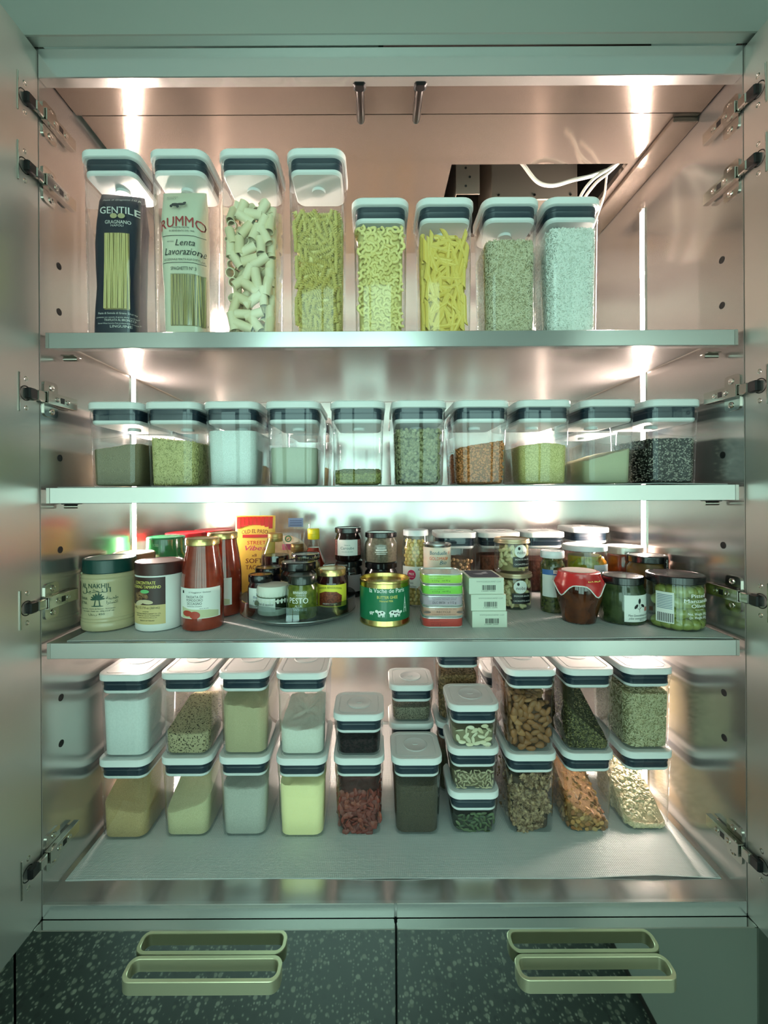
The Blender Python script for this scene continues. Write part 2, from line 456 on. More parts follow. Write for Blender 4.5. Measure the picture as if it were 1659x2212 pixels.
# concealed hinges
def hinge(h, side, tilt=0):
    root = bpy.data.objects.new('hinge', None); COL.objects.link(root); root.parent = cab
    xw = XL if side < 0 else XR
    root.location = (xw, 0, h - ZF); root.scale = (1 if side < 0 else -1, 1, 1)
    # local x points into the cabinet, y into depth
    def P(n, vf, m): return mk(n, vf[0], vf[1], m, root)
    P('cup_plate', join(bbox_(-0.004, -0.0015, -0.044, -0.017, -0.032, 0.032, 0.0006), bbox_(-0.004, 0.0012, -0.046, -0.043, -0.032, 0.032, 0.0008)), NICKEL)
    cup = lathe([(0.0125, 0), (0.0125, 0.0012), (0.0115, 0.0014), (0.0105, 0.0004)], 24)
    P('cup', xf(cup, Matrix.Translation((-0.0015, -0.0305, 0)) @ Matrix.Rotation(math.pi / 2, 4, 'Y')), NICKEL_DARK)
    for dz in (-0.024, 0.024):
        s = lathe([(0.0042, 0), (0.0042, 0.0008), (0.003, 0.0012), (0.0016, 0.0004)], 12)
        P('screw', xf(s, Matrix.Translation((-0.0015, -0.0295, dz)) @ Matrix.Rotation(math.pi / 2, 4, 'Y')), NICKEL)
    P('dark_link', bbox_(-0.001, 0.009, -0.034, -0.016, -0.0095, 0.0095, 0.002), BLACK)
    P('link', bbox_(0.003, 0.0105, -0.018, 0.004, -0.0085, 0.0085, 0.0015), NICKEL)
    arm = join(bbox_(0.011, 0.0135, 0.0, 0.074, -0.010, 0.010, 0.0008), bbox_(0.003, 0.0135, 0.0, 0.074, -0.0104, -0.0088, 0.0004), bbox_(0.003, 0.0135, 0.0, 0.074, 0.0088, 0.0104, 0.0004))
    P('arm', arm, NICKEL)
    P('arm_slot', bbox_(0.0130, 0.0138, 0.030, 0.040, -0.005, 0.005, 0.0003), BLACK)
    for yy in (0.022, 0.048):
        s = lathe([(0.0048, 0), (0.0048, 0.0008), (0.0034, 0.0012), (0.0014, 0.0003)], 12)
        P('screw', xf(s, Matrix.Translation((0.0134, yy, 0)) @ Matrix.Rotation(math.pi / 2, 4, 'Y')), NICKEL)
    w = loft([[(x, a + 0.022, b) for a, b in rrect(0.033, 0.062, 0.007, 4)] for x in (0.0, 0.0025)][::1])
    P('mounting_plate', join(w, bbox_(0.0, 0.010, 0.008, 0.066, -0.0082, 0.0082, 0.001)), NICKEL)
    for dz in (-0.021, 0.021):
        s = lathe([(0.0055, 0), (0.0055, 0.001), (0.004, 0.0016), (0.0018, 0.0006)], 14)
        P('screw', xf(s, Matrix.Translation((0.0025, 0.024, dz)) @ Matrix.Rotation(math.pi / 2, 4, 'Y')), NICKEL)
for hz in (0.648, 0.536, 0.164, -0.188, -0.622):
    hinge(EYE + hz, -1); hinge(EYE + hz + 0.006, 1)
# push latches under the cabinet ceiling
for px in (777, 906):
    p = at(px, 200, 0.78)
    lt = bpy.data.objects.new('push_latch', None); COL.objects.link(lt); lt.parent = cab; lt.location = (p.x, 0.02, ZC - 0.009 - ZF)
    mk('barrel', *xf(lathe([(0.0065, 0), (0.0075, 0.002), (0.0075, 0.073), (0.006, 0.077)], 16), Matrix.Rotation(-math.pi / 2, 4, 'X')), NICKEL_DARK, lt)
    mk('bracket', *bbox_(-0.011, 0.011, -0.012, 0.006, -0.010, 0.0085, 0.003), BLACK, lt)
    mk('screw', *disc((0, -0.012, 0), (0, -1, 0), 0.0045, 0.0012, 12), NICKEL, lt)

# light strips in the side panels
LED = emit('led_diffuser', LED_COLOR, LED_STRENGTH)
for sgn, xw, yy in ((-1, XL, 0.288), (1, XR, 0.278)):
    t = thing('led_strip', 'glowing vertical light strip set into the %s cabinet side' % ('left' if sgn < 0 else 'right'), 'light strip', (xw, yy, ZF + 0.004), 0, 'cabinet light strips')
    x0, x1 = (0.0, 0.0022) if sgn < 0 else (-0.0022, 0.0)
    mk('channel', *join(box(x0, x1, -0.0110, -0.0085, 0, 1.352), box(x0, x1, 0.0085, 0.0110, 0, 1.352)), NICKEL, t, False)
    mk('diffuser', *box(min(x0 * 0.6, x1 * 0.6), max(x0 * 0.6, x1 * 0.6), -0.0085, 0.0085, 0, 1.352), LED, t, False)

# upper and lower neighbours
t = thing('upper_cabinet', 'closed steel flap door of the cabinet above the pantry', 'cabinet', (0, 0, EYE + 0.757))
mk('door', *bbox_(XL - 0.09, XR + 0.09, -0.0225, -0.0025, 0, 0.42, 0.0015), pmat('steel_satin', (186, 188, 182), 0.42, 0.9), t)
mk('body', *box(XL - 0.02, XR + 0.02, 0.0, 0.02, 0.06, 0.4), STEEL, t, False)
t = thing('drawer_cabinet', 'polished steel drawer base with flat brass ring pulls below the pantry', 'cabinet', (0.0315, 0, 0))
zt = EYE - 0.726
for sgn, x0, x1, hx in ((-1, -0.599, 0.0315, -0.279), (1, 0.0345, 0.664, 0.351)):
    o = mk('drawer_front', *bbox_(x0 - 0.0315, x1 - 0.0315, -0.0205, -0.0015, 0.10, zt, 0.0012), MIRROR, t)
    rim = rrect(0.252, 0.041, 0.016, 6); rin = rrect(0.252 - 0.013, 0.041 - 0.013, 0.0105, 6)
    zh = EYE - 0.7665
    hl = loft([[(x + hx - 0.0315, y - 0.0415, zz) for x, y in pp] for pp, zz in ((rim, zh - 0.0205), (rim, zh - 0.0008), (rrect(0.2505, 0.0395, 0.0155, 6), zh), (rrect(0.2405, 0.0295, 0.011, 6), zh), (rin, zh - 0.0008), (rin, zh - 0.0205))], closed=True)
    mk('handle', *hl, BRASS, o)
mk('body', *box(-0.63, 0.632, 0.001, 0.5, 0.10, zt - 0.004), GAP, t, False)
mk('plinth', *box(-0.61, 0.612, 0.03, 0.48, 0.0, 0.10), GAP, t, False)
for sgn in (-1, 1):
    x0, x1 = (-1.25, -0.603) if sgn < 0 else (0.668, 1.3)
    if sgn > 0: continue
    n = thing('side_drawer_cabinet', 'edge of the neighbouring polished drawer unit past the narrow joint', 'cabinet', ((x0 + x1) / 2, 0, 0))
    w = (x1 - x0) / 2
    mk('drawer_front', *bbox_(-w, w, -0.0205, -0.0015, 0.1, zt - 0.03, 0.0012), MIRROR, n)
    mk('body', *box(-w, w, 0.001, 0.4, 0.0, zt - 0.034), GAP, n, False)

# shelves
def shelf(zt_, label, yf=0.004):
    t = thing('shelf', label, 'shelf', (0, 0, zt_), 0, 'steel pantry shelves')
    x0, x1 = XL + 0.006, XR - 0.006
    mk('deck', *bbox_(x0, x1, yf + 0.004, DEEP - 0.004, -0.004, -0.0005, 0.0003), STEEL_H, t)
    mk('front_lip', *join(bbox_(x0, x1, yf, yf + 0.0035, -0.0275, 0.0, 0.0008)), STEEL_EDGE, t)
    mk('lip_return', *bbox_(x0 + 0.012, x1 - 0.012, yf + 0.004, yf + 0.016, -0.0275, -0.0255, 0.0004), STEEL_H, t)
    for xx in (x0, x1 - 0.0065):
        mk('end_cap', *bbox_(xx - 0.0002, xx + 0.0068, yf - 0.0006, yf + 0.004, -0.0277, 0.0002, 0.0008), STEEL, t)
    for sgn, xx in ((-1, x0), (1, x1)):
        a = xx + (0.003 if sgn < 0 else -0.003); b = xx + (0.028 if sgn < 0 else -0.028)
        mk('support_pin', *cyl((a, 0.046, -0.0335), (b, 0.046, -0.0335), 0.004, 12), NICKEL, t)
        mk('pin_pad', *bbox_(min(a, b), max(a, b), 0.036, 0.056, -0.0300, -0.0278, 0.0004), BLACK if zt_ < S1 - 0.01 else NICKEL, t)
    return t
shelf(S1, 'top steel shelf carrying the tall pasta containers')
shelf(S2, 'second steel shelf carrying the row of low grain containers')
shelf(S3, 'third steel shelf carrying the jars, cans and turntable')

# textured clear liners
def liner_mat():
    m = bpy.data.materials.new('liner'); m.use_nodes = True
    nt = m.node_tree; b = nt.nodes['Principled BSDF']
    b.inputs['Base Color'].default_value = (*lin((226, 230, 228)), 1); b.inputs['Roughness'].default_value = 0.32
    b.inputs['Alpha'].default_value = 0.8
    tc = nt.nodes.new('ShaderNodeTexCoord'); mp = nt.nodes.new('ShaderNodeMapping'); mp.inputs['Rotation'].default_value = (0, 0, math.radians(45))
    nt.links.new(tc.outputs['Object'], mp.inputs['Vector'])
    sep = nt.nodes.new('ShaderNodeSeparateXYZ'); nt.links.new(mp.outputs['Vector'], sep.inputs[0])
    outs = []
    for ax in ('X', 'Y'):
        k = nt.nodes.new('ShaderNodeMath'); k.operation = 'MULTIPLY'; k.inputs[1].default_value = 1250
        nt.links.new(sep.outputs[ax], k.inputs[0])
        s = nt.nodes.new('ShaderNodeMath'); s.operation = 'SINE'; nt.links.new(k.outputs[0], s.inputs[0]); outs.append(s)
    mu = nt.nodes.new('ShaderNodeMath'); mu.operation = 'MULTIPLY'
    nt.links.new(outs[0].outputs[0], mu.inputs[0]); nt.links.new(outs[1].outputs[0], mu.inputs[1])
    bp = nt.nodes.new('ShaderNodeBump'); bp.inputs['Strength'].default_value = 0.55; bp.inputs['Distance'].default_value = 0.0008
    nt.links.new(mu.outputs[0], bp.inputs['Height']); nt.links.new(bp.outputs['Normal'], b.inputs['Normal'])
    return m
LINER = liner_mat()
def liner(label, z, yf, x0, x1, wav=0.0, curl=0.0):
    nx, ny = 60, 24; V, Fc = [], []
    for off in (0.0, -0.0009):
        for j in range(ny + 1):
            for i in range(nx + 1):
                u, v = i / nx, j / ny
                x = x0 + (x1 - x0) * u
                y = yf + (DEEP - 0.01 - yf) * v + wav * (1 - v) ** 3 * (math.sin(u * 9.0) * 0.5 + math.sin(u * 23) * 0.3 + math.sin(u * 4))
                zz = 0.0011
                if v < 0.15: zz += curl * (1 - v / 0.15) ** 2 * (max(0, 1 - abs(u - 0.9) / 0.1) + 0.4 * max(0, 1 - abs(u - 0.5) / 0.07))
                e = min(u, 1 - u)
                V.append((x, y, zz + off))
    n = (nx + 1) * (ny + 1)
    for j in range(ny):
        for i in range(nx):
            a = j * (nx + 1) + i
            Fc.append((a, a + 1, a + nx + 2, a + nx + 1)); Fc.append((n + a, n + a + nx + 1, n + a + nx + 2, n + a + 1))
    for i in range(nx): Fc.append((i + 1, i, n + i, n + i + 1))
    o = mk('shelf_liner', V, Fc, LINER, None); o.location = (0, 0, z)
    return tag(o, label, 'shelf liner', 'textured clear shelf liners')
liner('clear textured liner sheet on the cabinet floor under stacked containers', ZF, 0.046, XL + 0.006, XR - 0.008, 0.0022, 0.004)
liner('clear ribbed liner sheet under the jars on the third shelf', S3, 0.012, XL + 0.035, XR - 0.012, 0.0025, 0.001)
liner('clear liner sheet peeking out under the low grain containers', S2, 0.012, XL + 0.02, XR - 0.02, 0.002, 0.002)

# what shows through the service opening
t = thing('duct_box', 'galvanised metal box inside the ceiling service opening', 'duct', (0.405, 0.37, ZC + 0.006))
mk('body', *bbox_(-0.108, 0.108, -0.02, 0.12, 0.0, 0.24, 0.002), pmat('galvanised', (120, 114, 104), 0.45, 0.7), t)
for xx in (-0.09, 0.0, 0.09):
    mk('screw', *disc((xx, -0.02, 0.012), (0, -1, 0), 0.003, 0.0015, 10), NICKEL_DARK, t)
t = thing('mounting_strut', 'pale perforated metal strut at the edge of the ceiling opening', 'strut', (0.216, 0.325, ZC + 0.004))
sv = [(0, 0, 0), (0.036, 0, 0), (0.036, 0.0, 0.28), (0, 0.0, 0.28)]
mk('strap', *bbox_(-0.012, 0.046, 0.0, 0.003, 0, 0.27, 0.0006), pmat('strut_metal', (168, 158, 146), 0.4, 0.8), t)
mk('flange', *bbox_(-0.012, -0.010, 0.003, 0.16, 0, 0.27, 0.0006), pmat('strut_metal', (168, 158, 146)), t)
for k in range(5):
    mk('punched_hole', *disc((0.012 + 0.010 * (k % 2), 0.0, 0.02 + 0.022 * k), (0, -1, 0), 0.003, 0.0006, 10), GAP, t)
CABLE = pmat('cable_white', (226, 220, 210), 0.45)
def cable(label, pts, r):
    P = spline(pts, 8); c = Vector(P[0])
    o = mk('cable', *tube([p - c for p in P], r, 10), CABLE); o.location = c
    tag(o, label, 'cable')
cable('thick white cable sagging across the ceiling opening', [(0.31, 0.23, ZC + 0.03), (0.335, 0.235, ZC + 0.012), (0.372, 0.245, ZC - 0.022), (0.41, 0.25, ZC - 0.028), (0.46, 0.255, ZC - 0.012), (0.50, 0.26, ZC + 0.0), (0.54, 0.27, ZC + 0.02)], 0.0042)
cable('white cable looping down beside the opening, outermost of the bundle', [(0.56, 0.235, ZC + 0.02), (0.535, 0.24, ZC + 0.004), (0.500, 0.25, ZC - 0.016), (0.476, 0.26, ZC - 0.05), (0.47, 0.28, ZC - 0.10), (0.475, 0.33, ZC - 0.16)], 0.0034)
cable('white cable of the bundle just behind the outermost one', [(0.563, 0.25, ZC + 0.025), (0.54, 0.26, ZC + 0.006), (0.515, 0.27, ZC - 0.012), (0.49, 0.285, ZC - 0.05), (0.485, 0.30, ZC - 0.10), (0.49, 0.34, ZC - 0.16)], 0.0034)
cable('thin white cable nearest the cabinet side in the opening', [(0.55, 0.28, ZC + 0.03), (0.549, 0.285, ZC + 0.0), (0.546, 0.29, ZC - 0.03), (0.53, 0.31, ZC - 0.09), (0.52, 0.35, ZC - 0.15)], 0.0024)
# ------------------------------------------------------------------ push-button containers
PW = 0.105
_PC = {}
def pop_meshes(d, h, w=PW):
    k = (d, h, w)
    if k in _PC: return _PC[k]
    def me(n, vf, m):
        x = bpy.data.meshes.new(n); x.from_pydata(vf[0], [], vf[1]); x.materials.append(m)
        x.shade_smooth(); x.set_sharp_from_angle(angle=math.radians(38)); return x
    b0, b1 = 0.0145, 0.0075
    body = rr_loft([(w - b0 - 0.006, d - b0 - 0.006, 0.014, 0.0), (w - b0, d - b0, 0.017, 0.003), (w - b0 + 0.001, d - b0 + 0.001, 0.017, 0.010), (w - b1, d - b1, 0.019, h - 0.044),
                    (w - b1 + 0.003, d - b1 + 0.003, 0.020, h - 0.034), (w - b1 + 0.003, d - b1 + 0.003, 0.020, h - 0.0135)], True, False, 6)
    lid = rr_loft([(w - 0.004, d - 0.004, 0.020, h - 0.0140), (w, d, 0.022, h - 0.0128), (w, d, 0.022, h - 0.0022), (w - 0.003, d - 0.003, 0.0205, h - 0.0003), (w - 0.006, d - 0.006, 0.019, h),
                   (w - 0.020, d - 0.020, 0.013, h - 0.0002), (w - 0.0215, d - 0.0215, 0.0125, h - 0.0014), (w - 0.024, d - 0.024, 0.0115, h - 0.0014), (w - 0.0255, d - 0.0255, 0.011, h - 0.0004)], True, True, 6)
    g = rr_loft([(w - 0.017, d - 0.017, 0.015, h - 0.035), (w - 0.014, d - 0.014, 0.016, h - 0.034), (w - 0.0145, d - 0.0145, 0.016, h - 0.025), (w - 0.013, d - 0.013, 0.016, h - 0.0235),
                 (w - 0.0145, d - 0.0145, 0.016, h - 0.0215), (w - 0.013, d - 0.013, 0.016, h - 0.019), (w - 0.014, d - 0.014, 0.016, h - 0.0125)], True, True, 6)
    base = rr_loft([(w - 0.030, d - 0.030, 0.012, h - 0.0415), (w - 0.019, d - 0.019, 0.014, h - 0.0415), (w - 0.014, d - 0.014, 0.016, h - 0.039), (w - 0.013, d - 0.013, 0.016, h - 0.0345)], True, True, 6)
    stem = lathe([(0.009, h - 0.0465), (0.0125, h - 0.0465), (0.0125, h - 0.0414)], 20, True, False)
    btn = lathe([(0.0, h - 0.001), (0.0255, h - 0.001), (0.026, h + 0.0002), (0.0245, h + 0.0010), (0.0225, h + 0.0002), (0.0, h + 0.0002)], 28, False, False)
    btn = join(btn, xf(lathe([(0.006, 0.0), (0.006, 0.0009), (0.0045, 0.0011)], 12), Matrix.Translation((0, 0, h + 0.0001)) @ Matrix.Diagonal((1, 0.35, 1, 1))))
    _PC[k] = (me('body', body, PLASTIC), me('lid', lid, LIDW), me('gasket', g, GASKET), me('lid_base', join(base, stem), LIDW), me('button', btn, LIDTOP))
    return _PC[k]

class Pop: pass
def pop(px, z, base, h, d, label, group='push-button storage containers', rz=0.0, xc=None, w=PW):
    x = (px - VPX) * z / F if xc is None else xc
    # undo the photograph's slight roll for the centre line at mid height
    if xc is None: x = at(px, VPY - (base + h / 2 - EYE) * F / z, z).x
    loc = (x, z - D + d / 2, base)
    t = thing('storage_container', label, 'container', loc, rz, group)
    b, l, g, lb, bt = pop_meshes(d, h, w)
    ob('body', b, t); lo_ = ob('lid', l, t); ob('gasket', g, t); ob('lid_base', lb, t); ob('button', bt, lo_)
    i = Pop(); i.loc = Vector(loc); i.w, i.d, i.h, i.rz, i.root = w, d, h, rz, t
    i.z = z; i.base = base
    return i
def iw(i, z):
    k = max(0, min(1, z / (i.h - 0.04))); ins = 0.0170 - 0.0065 * k
    return i.w - ins, i.d - ins
def fill_z(i, py, z=None):
    """content height (local) from the pixel row of its front edge"""
    return EYE + (VPY - py) * (z or i.z + 0.008) / F - i.base

def ring2(w, d, r, m=8, n=4):
    pts = []
    for k, (sx, sy) in enumerate(((1, -1), (1, 1), (-1, 1), (-1, -1))):
        ox, oy = sx * (w / 2 - r), sy * (d / 2 - r); a0 = -math.pi / 2 + k * math.pi / 2
        arc = [(ox + r * math.cos(a0 + i / n * math.pi / 2), oy + r * math.sin(a0 + i / n * math.pi / 2)) for i in range(n + 1)]
        pts += arc
        nx = ((1, 1), (-1, 1), (-1, -1), (1, -1))[k]
        ex, ey = nx[0] * (w / 2 - r), nx[1] * (d / 2 - r)
        b0 = a0 + math.pi / 2
        e = (ex + r * math.cos(b0), ey + r * math.sin(b0))
        for i in range(1, m): pts.append((arc[-1][0] + (e[0] - arc[-1][0]) * i / m, arc[-1][1] + (e[1] - arc[-1][1]) * i / m))
    return pts

def solid(i, name, fill, mat, label, cat, inset=0.0, jag=0.0, seed=0, kind='stuff'):
    """body of loose food: fill is a height or a function of (u, v), both -1..1, v = -1 at the front"""
    f = fill if callable(fill) else (lambda u, v: fill)
    def hz(x, y, W, Dp):
        u, v = x / (W / 2), y / (Dp / 2)
        z = f(u, v)
        if jag: z += jag * (mnoise.noise(Vector((x * 130 + seed, y * 130, seed * 3.1))) + 0.5 * mnoise.noise(Vector((x * 420, y * 420 + seed, 2))))
        return max(0.006, min(z, i.h - 0.0545))
    W0, D0 = iw(i, 0); W0 -= 2 * inset; D0 -= 2 * inset
    L = [[(x, y, 0.0030) for x, y in ring2(W0 - 0.008, D0 - 0.008, 0.013)], [(x, y, 0.0055) for x, y in ring2(W0, D0, 0.0175)]]
    top = []
    for x, y in ring2(W0, D0, 0.0175):
        z = hz(x, y, W0, D0)
        k = z / (i.h - 0.04)
        top.append((x * (1 + 0.0065 * k / W0), y * (1 + 0.0065 * k / D0), z))
    L.append([(a[0], a[1], a[2] - 0.0012) for a in top])
    for s in (0.985, 0.9, 0.8, 0.68, 0.55, 0.42, 0.28, 0.14, 0.03):
        L.append([(x * s, y * s, hz(x * s, y * s, W0, D0) + 0.0002) for x, y, _ in top])
    v, fc = loft(L)
    o = mk(name, v, fc, mat, None, True, 60); o.location = i.loc; o.rotation_euler.z = i.rz; i.mass = o
    return tag(o, label, cat, None, kind)

def island_mat(key, cols, rough=0.5, coat=0, spec=0.4):
    if key in MATS: return MATS[key]
    m = bpy.data.materials.new(key); m.use_nodes = True
    nt = m.node_tree; b = nt.nodes['Principled BSDF']; b.inputs['Roughness'].default_value = rough
    b.inputs['Specular IOR Level'].default_value = spec
    g = nt.nodes.new('ShaderNodeNewGeometry'); oi = nt.nodes.new('ShaderNodeObjectInfo')
    a = nt.nodes.new('ShaderNodeMath'); a.operation = 'ADD'; nt.links.new(g.outputs['Random Per Island'], a.inputs[0]); nt.links.new(oi.outputs['Random'], a.inputs[1])
    fr = nt.nodes.new('ShaderNodeMath'); fr.operation = 'FRACT'; nt.links.new(a.outputs[0], fr.inputs[0])
    r = nt.nodes.new('ShaderNodeValToRGB'); e = r.color_ramp.elements
    for k, c in enumerate(cols):
        el = e[0] if k == 0 else (e[len(e) - 1] if k == len(cols) - 1 else e.new(k / (len(cols) - 1)))
        el.color = (*lin(c), 1)
    nt.links.new(fr.outputs[0], r.inputs['Fac']); nt.links.new(r.outputs['Color'], b.inputs['Base Color'])
    MATS[key] = m
    return m

def ell(rx, ry, rz, su=6, sv=4, pinch=0.0):
    prof = []
    V, Fc = [], []
    V.append((-rx, 0, 0))
    for j in range(1, sv):
        a = math.pi * j / sv; x = -rx * math.cos(a); s = math.sin(a) * (1 - pinch * (x / rx + 1) / 2)
        for k in range(su):
            b = 2 * math.pi * k / su; V.append((x, ry * s * math.cos(b), rz * s * math.sin(b)))
    V.append((rx, 0, 0)); n = len(V) - 1
    for k in range(su): Fc.append((0, 1 + (k + 1) % su, 1 + k))
    for j in range(sv - 2):
        for k in range(su):
            a = 1 + j * su + k; b = 1 + j * su + (k + 1) % su; Fc.append((a, b, b + su, a + su))
    for k in range(su): Fc.append((n, 1 + (sv - 2) * su + k, 1 + (sv - 2) * su + (k + 1) % su))
    return V, Fc

def spots(i, fill, n_front, n_side, n_top, inset, sides=None):
    """points on the visible skin of a filling: (position, outward normal)"""
    f = fill if callable(fill) else (lambda u, v: fill)
    out = []
    if sides is None: sides = (1,) if i.loc.x < -0.06 else ((-1,) if i.loc.x > 0.06 else (-1, 1))
    def lim(z): W, Dp = iw(i, z); return W / 2 - inset, Dp / 2 - inset
    for _ in range(n_front):
        u = nrg.uniform(-1, 1); zt_ = min(f(u, -1), i.h - 0.0535); z = nrg.uniform(0.006, max(0.007, zt_)); a, b = lim(z)
        e_ = max(0.0, abs(u) * a - (a - 0.0165)); dy_ = 0.0165 - math.sqrt(max(0.0, 0.0165 ** 2 - e_ * e_))
        out.append(((u * a * 0.985, -b + dy_ + 0.0004, z), (0.8 * math.copysign(e_ / 0.0165, u), -1 + 0.5 * e_ / 0.0165, 0)))
    for s in sides:
        for _ in range(n_side):
            v = nrg.uniform(-0.8, 0.8); z = nrg.uniform(0.006, max(0.007, min(f(s, v), i.h - 0.0535))); a, b = lim(z); out.append(((s * a, v * b, z), (s, 0, 0)))
    for _ in range(n_top):
        u, v = nrg.uniform(-0.88, 0.88, 2); z = min(f(u, v), i.h - 0.0525); a, b = lim(z); out.append(((u * a, v * b, z), (0, 0, 1)))
    return out

def grains(i, name, base, fill, counts, mat, label, cat, inset=0.0016, var=0.25, flat=True, tilt=0.5):
    """thousands of small grains as one mesh lying along the skin of the filling"""
    P = spots(i, fill, *counts, inset)
    bv = np.array(base[0]); nb = len(bv); N = len(P)
    pos = np.array([p for p, _ in P]); nor = np.array([n for _, n in P], float)
    ref = np.where(np.abs(nor[:, 2:3]) > 0.5, np.array([[1.0, 0, 0]]), np.array([[0, 0, 1.0]]))
    t1 = np.cross(nor, ref); t1 /= np.linalg.norm(t1, axis=1, keepdims=True); t2 = np.cross(nor, t1)
    a = nrg.uniform(0, 2 * math.pi, N)[:, None]
    ax = t1 * np.cos(a) + t2 * np.sin(a)
    nn = nor + tilt * nrg.normal(0, 1, (N, 3)); ax = ax + 0.25 * tilt * nrg.normal(0, 1, (N, 3))
    ax /= np.linalg.norm(ax, axis=1, keepdims=True)
    nn -= ax * (nn * ax).sum(1, keepdims=True); nn /= np.linalg.norm(nn, axis=1, keepdims=True)
    bb = np.cross(nn, ax)
    sc = nrg.uniform(1 - var, 1 + var, N)[:, None, None]
    V = pos[:, None, :] + sc * (bv[None, :, 0:1] * ax[:, None, :] + bv[None, :, 1:2] * bb[:, None, :] + bv[None, :, 2:3] * nn[:, None, :])
    V = V.reshape(-1, 3)
    Fc = [tuple(q + k * nb for q in f) for k in range(N) for f in base[1]]
    me = bpy.data.meshes.new(name); me.from_pydata(V.tolist(), [], Fc); me.materials.append(mat); me.shade_smooth()
    o = ob(name, me, i.mass)
    o['kind'] = 'stuff'; o['label'] = label
    return o

def pieces(i, name, meshes, fill, dmin, radius, label, cat, group, inset=0.003, tilt=0.35, nmax=250, sides=None, layers=1, top=True, zscale=1.0, front=True, flatn=False):
    """single pieces as objects of their own, packed along the visible skin of the filling"""
    f = fill if callable(fill) else (lambda u, v: fill)
    if sides is None: sides = (1,) if i.loc.x < -0.06 else ((-1,) if i.loc.x > 0.06 else ())
    acc = []; R = Matrix.Rotation(i.rz, 3, 'Z')
    W, Dp = iw(i, i.h * 0.4)
    def dart(gen, n, dm):
        got = []
        for _ in range(n):
            p, nrm = gen()
            if all((p - q).length > dm for q, _ in got): got.append((p, nrm))
        return got
    def gf(lay):
        def g():
            u = rng.uniform(-1, 1); z = rng.uniform(radius, max(radius * 1.2, f(u, -1) - radius * 0.6)); a, b = iw(i, z)
            return Vector((u * (a / 2 - inset - radius), -(b / 2 - inset - radius) + lay * radius * 2.0, z)), Vector((0, -1, 0))
        return g
    def gs(s):
        def g():
            v = rng.uniform(-0.9, 1); z = rng.uniform(radius, max(radius * 1.2, f(s, v) - radius * 0.6)); a, b = iw(i, z)
            return Vector((s * (a / 2 - inset - radius), v * (b / 2 - inset - radius), z)), Vector((s, 0, 0))
        return g
    def gt():
        u, v = rng.uniform(-1, 1), rng.uniform(-1, 1); z = max(radius, f(u, v) - radius * 0.3); a, b = iw(i, z)
        return Vector((u * (a / 2 - inset - radius), v * (b / 2 - inset - radius), z)), Vector((0, 0, 1))
    if front:
        for lay in range(layers): acc += dart(gf(lay), 1500, dmin)
    for s in sides: acc += dart(gs(s), 700, dmin * 1.05)
    if top: acc += dart(gt, 500, dmin)
    acc = acc[:nmax]
    for p, nrm in acc:
        me = rng.choice(meshes)
        ref = Vector((1, 0, 0)) if abs(nrm.z) > 0.5 else Vector((0, 0, 1))
        t1 = nrm.cross(ref).normalized(); t2 = nrm.cross(t1)
        hl = max(abs(v.co.x) for v in me.vertices)
        for tr in range(40):
            a = rng.uniform(0, 2 * math.pi)
            ax = (t1 * math.cos(a) + t2 * math.sin(a) + nrm * rng.gauss(0, tilt * (1 - tr / 40))).normalized()
            ok = True
            for s in (-hl, hl):
                e = p + ax * s; A, B = iw(i, max(0, e.z)); A = A / 2 - inset - radius * 0.8; B = B / 2 - inset - radius * 0.8
                if abs(e.x) > A or abs(e.y) > B or e.z < radius * 0.8 or e.z > i.h - 0.046: ok = False
                if abs(e.x) > A - 0.006 and abs(e.y) > B - 0.006 and (abs(e.x) - A + 0.006) + (abs(e.y) - B + 0.006) > 0.008: ok = False
            if ok: break
        if not ok: continue
        n2 = nrm + Vector((rng.gauss(0, tilt), rng.gauss(0, tilt), rng.gauss(0, tilt)))
        n2 = (n2 - ax * n2.dot(ax)).normalized(); bb = n2.cross(ax)
        M = Matrix((ax, bb, n2)).transposed()
        o = ob(name, me)
        o.matrix_world = Matrix.Translation(i.loc + R @ p) @ (R @ M).to_4x4() @ Matrix.Scale(rng.uniform(0.9, 1.02), 4)
        tag(o, label, cat, group)
    return acc

def pm(name, vf, mat, sharp=40):
    me = bpy.data.meshes.new(name); me.from_pydata([tuple(v) for v in vf[0]], [], vf[1]); me.materials.append(mat)
    me.shade_smooth(); me.set_sharp_from_angle(angle=math.radians(sharp)); return me

